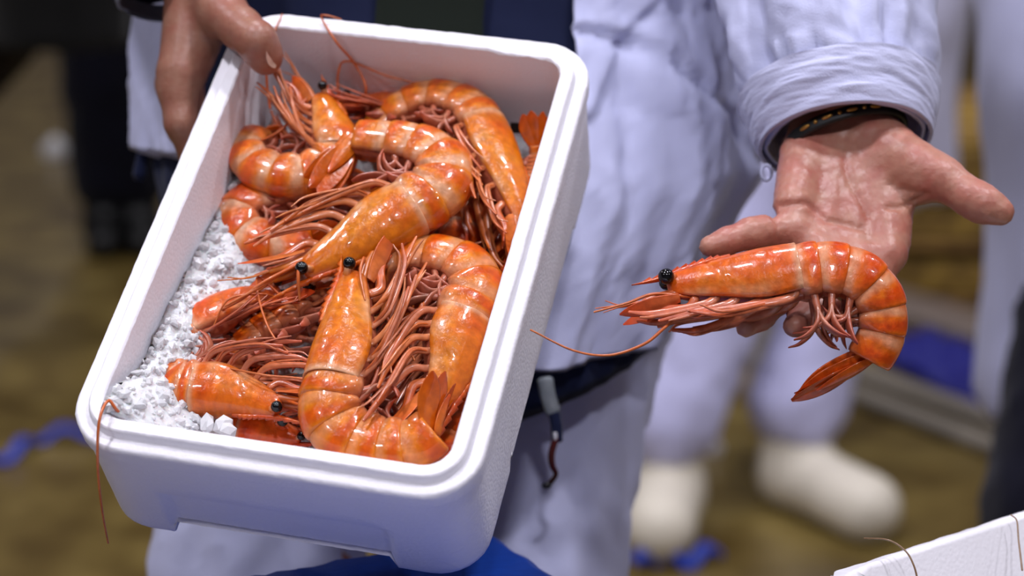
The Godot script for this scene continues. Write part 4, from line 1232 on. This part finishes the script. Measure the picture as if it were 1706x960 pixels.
func trinkets(t: Node3D, navy: Color) -> void:
	# bracelet of dark leather with small gold links
	var mid: Vector3 = Vector3(0.2305, 1.0774, -1.403)
	var ux := (Vector3(0.2677, 1.0887, -1.4058) - Vector3(0.1925, 1.0693, -1.401)) / 2.0
	var uv := Vector3(0.2272, 1.0988, -1.3795) - mid
	var dn := ux.cross(uv).normalized() * -1.0
	var rows := []
	for k in 48:
		var a := TAU * k / 48
		var p := mid + ux * cos(a) * 1.1 + uv * sin(a)
		var out := (ux.normalized() * cos(a) + uv.normalized() * sin(a))
		rows.append(PackedVector3Array([p + dn * 0.005 + out * 0.001, p + dn * 0.003 + out * 0.003, p - dn * 0.003 + out * 0.003, p - dn * 0.005 + out * 0.001, p - dn * 0.004 - out * 0.001, p + dn * 0.004 - out * 0.001]))
	rows.append(rows[0])
	var b := Builder.new()
	b.grid(rows, lin(0.07, 0.06, 0.06), true, false, false)
	var band := piece("bracelet", b.made(), mats.rubber, t)
	for k in 7:
		var a := deg_to_rad(62 + k * 11.0)
		var p := mid + ux * cos(a) * 1.1 + uv * sin(a)
		var out := (ux.normalized() * cos(a) + uv.normalized() * sin(a))
		var along := (-ux * sin(a) + uv * cos(a)).normalized()
		b = Builder.new()
		b.ball(p + out * 0.0032, along * (0.0042 if k % 2 == 0 else 0.0016), dn * 0.0016, out * 0.0014, Color.WHITE, 7)
		piece("gold_link", b.made(), mats.gold, band)
	# pull that hangs from the pullover's hem
	b = Builder.new()
	b.tube(spline([Vector3(0.0244, 0.8898, -1.4469), Vector3(0.0266, 0.878, -1.4429), Vector3(0.0305, 0.8666, -1.438)], 6), [0.006, 0.0058], 8, lin(0.5, 0.53, 0.55), lin(0.42, 0.44, 0.46), 0.35, Vector3(1, 0, 0))
	var pull := piece("strap_buckle", b.made(), mats.plastic, t)
	b = Builder.new()
	b.tube(spline([Vector3(0.0305, 0.8674, -1.4382), Vector3(0.0327, 0.8591, -1.4351), Vector3(0.0332, 0.8467, -1.432)], 6), [0.0045, 0.0042], 8, navy, navy, 0.4, Vector3(1, 0, 0))
	piece("strap_end", b.made(), mats.cloth, pull)
	b = Builder.new()
	b.tube(spline([Vector3(0.0318, 0.8529, -1.4315), Vector3(0.0322, 0.8486, -1.4305)], 3), [0.002], 6, lin(0.75, 0.75, 0.78), lin(0.75, 0.75, 0.78), 0.5)
	piece("stitching", b.made(), mats.cloth, pull)
	b = Builder.new()
	b.tube(spline([Vector3(0.0323, 0.8488, -1.4326), Vector3(0.0292, 0.8384, -1.4289), Vector3(0.0296, 0.8299, -1.4268), Vector3(0.0323, 0.8234, -1.4252), Vector3(0.0287, 0.8178, -1.4238), Vector3(0.0256, 0.8153, -1.4232)], 6), [0.0028, 0.0026, 0.0018, 0.0022], 7, lin(0.3, 0.1, 0.11), lin(0.06, 0.05, 0.06))
	piece("cord", b.made(), mats.cloth, pull)
	b = Builder.new()
	b.ball(Vector3(0.0256, 0.8153, -1.4232), Vector3(0.0036, 0.001, 0), Vector3(-0.001, 0.0026, 0), Vector3(0, 0, 0.0026), lin(0.04, 0.04, 0.05), 8)
	piece("cord_end", b.made(), mats.plastic, pull)
	b = Builder.new()
	b.tube(spline([Vector3(-0.2944, 1.0558, -1.6449), Vector3(-0.2964, 1.0353, -1.6347), Vector3(-0.2994, 1.0197, -1.6256), Vector3(-0.3009, 1.0094, -1.6231)], 8), [0.004, 0.0055, 0.005, 0.006], 8, navy, navy)
	piece("apron_string", b.made(), mats.cloth, t)


# ------------------------------------------------------------------ things around
func market_behind() -> void:
	var b := Builder.new()
	# table under a blue sheet, below the tipped box
	var corner: Vector3 = Vector3(-0.0164, 0.8, -1.3815)
	var u: Vector3 = (Vector3(0.0371, 0.8, -1.2847) - corner).normalized()
	var w: Vector3 = (Vector3(-0.1828, 0.8, -1.2847) - corner).normalized()
	w = (w - u * u.dot(w)).normalized()
	var t := thing("covered_table", "table under a streaky blue plastic sheet below the tipped box", "table", Transform3D(Basis(), Vector3(corner.x, 0, corner.z)))
	var du := 0.3
	var dw := 0.3
	var rows := []
	for e in [[0.012, -0.3], [0.004, -0.2], [0.0, -0.06], [0.0, -0.012], [0.003, -0.004], [0.01, 0.0], [0.03, 0.0], [0.08, 0.0], [0.2, 0.0]]:
		var ring := rect_ring(du / 2 - e[0], dw / 2 - e[0], maxf(0.006, 0.02 - e[0]), e[1], 30, 6)
		for k in ring.size():
			var q := ring[k]
			var p := u * (q.x + du / 2) + w * (q.z + dw / 2) + Vector3.UP * (0.8 + q.y)
			p += Vector3.UP * 0.003 * fold.get_noise_2d(q.x * 16, q.z * 60) + (u * q.x + w * q.z).normalized() * 0.006 * fold.get_noise_2d(q.x * 30 + q.z * 30, q.y * 14)
			ring[k] = p
		rows.append(ring)
	b.grid(rows, lin(0.09, 0.29, 0.68), true, true, true)
	piece("blue_sheet", b.made(), mats.tarp, t)
	b = Builder.new()
	var bs := Basis(u, Vector3.UP, u.cross(Vector3.UP))
	b.block(Transform3D(bs, u * du / 2 + w * dw / 2 + Vector3.UP * 0.775), Vector3(du - 0.03, 0.03, dw - 0.03), lin(0.5, 0.42, 0.3))
	piece("tabletop", b.made(), mats.wood, t)
	for q in [[0.04, 0.04], [0.04, dw - 0.04], [du - 0.04, 0.04], [du - 0.04, dw - 0.04]]:
		b = Builder.new()
		b.block(Transform3D(bs, u * q[0] + w * q[1] + Vector3.UP * 0.38), Vector3(0.04, 0.76, 0.04), lin(0.5, 0.42, 0.3))
		piece("leg", b.made(), mats.wood, t)
	# foam lid that stands on its edge at the lower right
	var a: Vector3 = Vector3(0.2064, 0.84, -1.1928)
	var e := (Vector3(0.3448, 0.84, -1.2969) - a).normalized()
	var f := Vector3(-e.z, 0, e.x)
	if f.z < 0: f = -f
	var bx := Basis(f, Vector3.UP, f.cross(Vector3.UP))
	var at := a + e * 0.188 + f * 0.13
	t = thing("foam_slab", "white polystyrene lid standing on edge in the lower right corner", "foam slab", Transform3D(Basis(), a))
	var lean := (Vector3.DOWN * 0.9 + f * 0.42).normalized()
	var back := e.cross(lean)
	if back.dot(f) > 0: back = -back
	rows = []
	for q in [[0.004, 0.0], [0.001, 0.0012], [0.0, 0.004], [0.0, 0.018], [0.001, 0.0208], [0.004, 0.022]]:
		var ring := rect_ring(0.188 - q[0], 0.125 - q[0], 0.012, 0.0, 40, 8)
		for k in ring.size():
			var p: Vector3 = e * (0.188 + ring[k].x) + lean * (0.125 + ring[k].z) + back * q[1]
			var chip := grain.get_noise_3d(p.x * 200, p.y * 200, p.z * 200)
			p += lean * 0.0008 * chip + lean * 0.006 * smoothstep(0.03, 0.0, ring[k].x + 0.188) * smoothstep(-0.1, 0.5, chip)
			ring[k] = p
		rows.append(ring)
	b = Builder.new()
	b.grid(rows, Color.WHITE, true, true, true)
	piece("slab", b.made(), mats.foam, t)
	# stray feelers on it
	for path in [[Vector3(0.2244, 0.8508, -1.2228), Vector3(0.2379, 0.8533, -1.2131), Vector3(0.2476, 0.8485, -1.2068), Vector3(0.2523, 0.8408, -1.2018), Vector3(0.2549, 0.8306, -1.1972)], [Vector3(0.3312, 0.846, -1.2783), Vector3(0.3339, 0.8439, -1.2726), Vector3(0.3326, 0.8352, -1.2602), Vector3(0.3312, 0.8217, -1.2413)]]:
		b = Builder.new()
		b.tube(spline(path, 8), [0.0005, 0.0007], 5, lin(0.62, 0.5, 0.35), lin(0.6, 0.48, 0.36))
		tag(piece("loose_feeler", b.made(), mats.limb, self), ["thin dark feeler curving over the left end of the foam lid", "fine feeler lying across the wall at the right of the foam lid"][0 if path.size() == 5 else 1], "prawn feeler")
	# the row of other empty boxes that the photographer stands over, below the frame; their white throws light up
	for k in 4:
		var other := thing("polystyrene_box", ["empty foam box on the low front table, farthest left", "empty foam box on the low front table, second from left", "empty foam box on the low front table, beside the standing lid", "empty foam box on the low front table, nearest the viewer"][k], "box", Transform3D(Basis(Vector3.UP, 0.06 * k - 0.1), [Vector3(-0.6, 0.741, -0.72), Vector3(-0.3, 0.741, -0.72), Vector3(0.0, 0.741, -0.72), Vector3(-0.14, 0.741, -0.3)][k]), "empty foam boxes on the front table")
		piece("tray", foam_tray(0.26, 0.3758, 0.0987, true), mats.foam, other)
	var low := thing("front_table", "long steel table of the market stall in front of the fishmonger", "table", Transform3D(Basis(), Vector3(-0.27, 0, -0.53)))
	b = Builder.new()
	b.block(Transform3D(Basis(), Vector3(0, 0.626, 0)), Vector3(1.05, 0.03, 0.88), Color.WHITE)
	piece("tabletop", b.made(), mats.steel, low)
	for q in [[-0.48, -0.4], [-0.48, 0.4], [0.48, -0.4], [0.48, 0.4]]:
		b = Builder.new()
		b.block(Transform3D(Basis(), Vector3(q[0], 0.306, q[1])), Vector3(0.035, 0.61, 0.035), Color.WHITE)
		piece("leg", b.made(), mats.steel, low)
	t = thing("steel_table", "steel table under the standing foam lid", "table", Transform3D(Basis(bx.x, Vector3.UP, bx.z), Vector3(at.x, 0, at.z)))
	b = Builder.new()
	b.block(Transform3D(Basis(), Vector3(0.0, 0.59, 0.0)), Vector3(0.22, 0.03, 0.36), Color.WHITE)
	piece("tabletop", b.made(), mats.steel, t)
	for q in [[-0.08, -0.15], [-0.08, 0.15], [0.08, -0.15], [0.08, 0.15]]:
		b = Builder.new()
		b.block(Transform3D(Basis(), Vector3(q[0], 0.288, q[1])), Vector3(0.035, 0.576, 0.035), Color.WHITE)
		piece("leg", b.made(), mats.steel, t)
	# far right: stacked pallets, kerb beams, a blue sheet
	for i in 3:
		pallet(Vector3(1.2329, 0, -5.5727) + Vector3(0.03 * i, 0.15 * i, 0.02 * i), -14.0 + 5.0 * i, ["lowest of the yellowish wooden pallets stacked behind the hand", "middle one of the yellowish wooden pallets stacked behind the hand", "topmost of the yellowish wooden pallets stacked behind the hand"][i])
	beam("kerb_beam", Vector3(0.5142, 0, -4.6484), Vector3(1.0423, 0, -3.7885), 0.05, 0.035, lin(0.5, 0.47, 0.42), "nearer of two thin grey floor rails behind the offered prawn")
	beam("kerb_beam", Vector3(0.5528, 0, -4.8093), Vector3(1.102, 0, -3.9282), 0.05, 0.035, lin(0.5, 0.47, 0.42), "second grey floor rail, parallel to and behind the nearer one")
	beam("kerb_beam", Vector3(0.8576, 0, -5.1646), Vector3(1.2492, 0, -4.4972), 0.16, 0.06, lin(0.45, 0.4, 0.36), "grey beam lying farther back on the floor at the foot of the pallets")
	b = Builder.new()
	rows = []
	for j in 24:
		var row := PackedVector3Array()
		for k in 24:
			var p := (Vector3(0.8561, 0, -4.5969) as Vector3).lerp(Vector3(1.0368, 0, -4.8093), j / 23.0).lerp((Vector3(1.0326, 0, -3.9938) as Vector3).lerp(Vector3(1.1777, 0, -4.2208), j / 23.0), k / 23.0)
			row.append(p + Vector3.UP * (0.03 + 0.022 * fold.get_noise_2d(p.x * 9, p.z * 9)))
		var under: PackedVector3Array = row.duplicate()
		under.reverse()
		for k in under.size(): under[k].y = 0.001
		row.append_array(under)
		rows.append(row)
	b.grid(rows, lin(0.07, 0.1, 0.48), true, true, true)
	tag(piece("blue_sheet", b.made(), mats.plastic, self), "crumpled dark blue plastic sheet on the floor behind the prawn's tail", "sheet")
	ribbon([Vector3(-1.0728, 0, -3.7885), Vector3(-0.9961, 0, -3.8609), Vector3(-0.9599, 0, -3.9666), Vector3(-0.8673, 0, -3.9938), Vector3(-0.7336, 0, -4.0056)], 0.013, "twisted blue plastic strap on the floor left of the foam box")
	ribbon([Vector3(0.2129, 0, -3.2748), Vector3(0.256, 0, -3.3023), Vector3(0.3066, 0, -3.2885), Vector3(0.3638, 0, -3.3443)], 0.012, "short blue plastic strap on the floor by the white boot")
	var rng := RandomNumberGenerator.new()
	rng.seed = 5
	b = Builder.new()
	splinter(b, Vector3.UP * 0.015, 0.018, rng)
	var o := piece("foam_scrap", b.made(), mats.foam, self)
	o.position = Vector3(0.4041, 0, -3.898)
	tag(o, "small white foam scrap on the floor between the white boots", "scrap")
	b = Builder.new()
	splinter(b, Vector3.UP * 0.03, 0.05, rng)
	o = piece("crumpled_plastic", b.made(), mats.ice, self)
	o.position = Vector3(-1.644, 0, -7.241)
	tag(o, "shiny crumpled clear plastic on the floor at the far left", "plastic scrap")


func pallet(at: Vector3, turn: float, label: String) -> void:
	var t := thing("wooden_pallet", label, "pallet", Transform3D(Basis(Vector3.UP, deg_to_rad(turn)), at))
	t.set_meta("group", "pallets behind the hand")
	var rng := RandomNumberGenerator.new()
	rng.seed = int(at.y * 100) + 3
	for k in 6:
		var b := Builder.new()
		b.block(Transform3D(Basis(), Vector3(0.3, 0.133, -0.4 + k * 0.16)), Vector3(1.2, 0.022, 0.1), lin(0.8, 0.66, 0.3).lerp(lin(0.62, 0.48, 0.24), rng.randf()))
		piece("slat", b.made(), mats.wood, t)
	for z in [0.47, -0.47]:
		var b := Builder.new()
		b.block(Transform3D(Basis(), Vector3(0.3, 0.072, z)), Vector3(1.2, 0.085, 0.02), lin(0.62, 0.5, 0.2))
		piece("side_board", b.made(), mats.wood, t)
	for k in 3:
		var b := Builder.new()
		b.block(Transform3D(Basis(), Vector3(-0.25 + k * 0.55, 0.072, 0)), Vector3(0.1, 0.1, 0.95), lin(0.42, 0.3, 0.15))
		piece("runner", b.made(), mats.wood, t)
	for k in 3:
		var b := Builder.new()
		b.block(Transform3D(Basis(), Vector3(0.3, 0.011, -0.42 + k * 0.42)), Vector3(1.2, 0.022, 0.12), lin(0.6, 0.46, 0.22))
		piece("foot_slat", b.made(), mats.wood, t)


func beam(called: String, a: Vector3, c: Vector3, wide: float, high: float, col: Color, label: String) -> void:
	var b := Builder.new()
	var d := (c - a).normalized()
	b.block(Transform3D(Basis(d, Vector3.UP, d.cross(Vector3.UP)), (a + c) / 2 + Vector3.UP * high / 2), Vector3(a.distance_to(c), high, wide), col, 0.012)
	tag(piece(called, b.made(), mats.plastic, self), label, "beam")


func ribbon(path: Array, wide: float, label: String) -> void:
	var b := Builder.new()
	var p := spline(path, 8)
	for i in p.size(): p[i].y += 0.02 + 0.012 * sin(i * 0.7)
	b.tube(p, [wide], 8, lin(0.06, 0.2, 0.62), lin(0.06, 0.2, 0.62), 0.35, Vector3.RIGHT)
	tag(piece("blue_strap", b.made(), mats.plastic, self), label, "strap")


# o: feet [[ankle, toe], [ankle, toe]] on the ground, hip, turn, colours, hem height of the coat
func bystander(label: String, feet: Array, hip: Vector3, face: Vector3, coat: Color, legs: Color, shoes: Color, hem: float, shoe_r := 0.048) -> void:
	var t := thing("person", label, "person", Transform3D(Basis(), Vector3(hip.x, 0, hip.z)))
	var h := Vector3(0, hip.y, 0)
	var off := Vector3(hip.x, 0, hip.z)
	face = face.normalized()
	var side := Vector3(face.z, 0, -face.x)
	var chest := h + Vector3.UP * 0.38
	var neck := h + Vector3.UP * 0.55
	var head := h + Vector3.UP * 0.72
	var f := Flesh.new(Vector3(-0.75, 0, -0.75), Vector3(0.75, hip.y + 0.9, 0.75), 0.022, 60.0)
	var cl := Flesh.new(Vector3(-0.75, 0, -0.75), Vector3(0.75, hip.y + 0.75, 0.75), 0.022, 45.0)
	var tr := Flesh.new(Vector3(-0.75, 0.0, -0.75), Vector3(0.75, hip.y + 0.25, 0.75), 0.016, 60.0)
	for s: float in [-1.0, 1.0]:
		f.bone(h + side * 0.07 * s, chest + side * 0.08 * s, 0.1, 0.095)
		cl.bone(h + side * 0.08 * s + Vector3.DOWN * 0.5, h + side * 0.085 * s, 0.165, 0.15)
		cl.bone(h + side * 0.085 * s, chest + side * 0.1 * s, 0.15, 0.135)
		var sh := neck + side * 0.18 * s - Vector3.UP * 0.05
		var el := sh + side * 0.07 * s - Vector3.UP * 0.28 - face * 0.05
		var wr := el - Vector3.UP * 0.17 + face * 0.12 - side * 0.1 * s
		f.chain([neck, sh, el, wr], [0.05, 0.055, 0.04, 0.03])
		cl.chain([neck - Vector3.UP * 0.03, sh, el, wr], [0.05, 0.075, 0.06, 0.055])
		var leg: Array = feet[0 if s < 0 else 1]
		var ankle: Vector3 = leg[0] - off + Vector3.UP * 0.1
		var top := h + side * 0.09 * s - Vector3.UP * 0.03
		var knee := top.lerp(ankle, 0.52) + face * 0.03
		f.chain([top, knee, ankle], [0.085, 0.055, 0.04])
		tr.chain([top, knee, ankle + Vector3.UP * 0.1], [0.1, 0.074, 0.094])
		var b := Builder.new()
		var toe: Vector3 = leg[1] - off
		var bt := Flesh.new(ankle.min(toe) - Vector3(0.12, 0.2, 0.12), ankle.max(toe) + Vector3(0.12, 0.2, 0.12), 0.014, 80.0)
		bt.floor_y = 0.003
		var a0 := Vector3(ankle.x, 0, ankle.z)
		bt.chain([a0 + Vector3.UP * 0.16, a0 + Vector3.UP * 0.06, toe + Vector3.UP * (shoe_r - 0.006)], [0.062, 0.064, shoe_r])
		bt.into(b, func(_p): return shoes)
		piece("boot", b.made(), mats.rubber, t)
	f.bone(neck, head, 0.055, 0.06)
	f.bone(head, head + Vector3.UP * 0.07 - face * 0.01, 0.075, 0.085)
	f.bone(head + face * 0.05, head - Vector3.UP * 0.05 + face * 0.06, 0.04, 0.035)
	f.bone(head + face * 0.1 + Vector3.UP * 0.02, head + face * 0.11, 0.012, 0.018)
	var b := Builder.new()
	f.into(b, skin_tint)
	piece("body", b.made(), mats.skin, t)
	b = Builder.new()
	var hr := Flesh.new(head - Vector3(0.16, 0.1, 0.16), head + Vector3(0.16, 0.24, 0.16), 0.014, 90.0)
	hr.bone(head + Vector3.UP * 0.06 - face * 0.04, head + Vector3.UP * 0.1, 0.085, 0.082)
	hr.into(b, func(_p): return lin(0.14, 0.11, 0.09))
	piece("hair", b.made(), mats.cloth, t)
	b = Builder.new()
	tr.bone(h + side * 0.08, h - side * 0.08, 0.13, 0.13)
	tr.into(b, func(_p): return legs, func(p: Vector3, _g: Vector3): return 0.012 * fold.get_noise_3d(p.x * 12, p.y * 9, p.z * 12))
	piece("trousers", b.made(), mats.cloth, t)
	b = Builder.new()
	cl.floor_y = hem
	cl.into(b, func(_p): return coat, func(p: Vector3, _g: Vector3): return 0.014 * fold.get_noise_3d(p.x * 9, p.y * 3, p.z * 9))
	piece("coat", b.made(), mats.cloth, t)


func bystanders() -> void:
	bystander("blurred person in white coat, white trousers and white boots behind the offered prawn", [[Vector3(0.282, 0, -3.5161), Vector3(0.2564, 0, -3.3386)], [Vector3(0.5292, 0, -3.6246), Vector3(0.6314, 0, -3.4401)]], Vector3(0.5978, 0.8302, -3.7427) * Vector3(1, 0, 1) + Vector3(0, 0.92, 0), Vector3(0.5, 0, 1), lin(0.78, 0.78, 0.88), lin(0.76, 0.76, 0.9), lin(0.86, 0.83, 0.76), 0.56, 0.064)
	bystander("person cut off by the right edge, in a lilac-white coat above dark boots", [[Vector3(0.5831, 0.4879, -2.1629) * Vector3(1, 0, 1), Vector3(0.5351, 0.5241, -2.0689) * Vector3(1, 0, 1)], [Vector3(0.9155, 0.4517, -2.257) * Vector3(1, 0, 1), Vector3(0.8318, 0.506, -2.1159) * Vector3(1, 0, 1)]], Vector3(0.8029, 1.0091, -2.3753) * Vector3(1, 0, 1) + Vector3(0, 0.95, 0), Vector3(-0.5, 0, 1), lin(0.72, 0.73, 0.85), lin(0.07, 0.08, 0.13), lin(0.06, 0.06, 0.09), 0.57)
	bystander("person standing far left of whom only black trouser legs and shoes show", [[Vector3(-1.1777, 0, -5.7847), Vector3(-1.1614, 0, -5.6467)], [Vector3(-1.0835, 0, -5.7847), Vector3(-1.0549, 0, -5.6617)]], Vector3(-1.1306, 0, -5.7847) + Vector3(0, 0.93, 0), Vector3(0.1, 0, 1), lin(0.05, 0.05, 0.07), lin(0.04, 0.04, 0.05), lin(0.04, 0.04, 0.045), 0.75)
	bystander("person striding past at the far left top corner in black trousers", [[Vector3(-1.6981, 0.8478, -4.52) * Vector3(1, 0, 1), Vector3(-1.797, 0.853, -4.4698) * Vector3(1, 0, 1)], [Vector3(-2.0364, 0.8058, -4.9218) * Vector3(1, 0, 1), Vector3(-2.144, 0.811, -4.8716) * Vector3(1, 0, 1)]], Vector3(-1.0144, 0.8425, -4.5702) * Vector3(1, 0, 1) + Vector3(0, 0.93, 0), Vector3(-1, 0, 0.3), lin(0.06, 0.05, 0.06), lin(0.05, 0.04, 0.04), lin(0.04, 0.04, 0.045), 0.75)
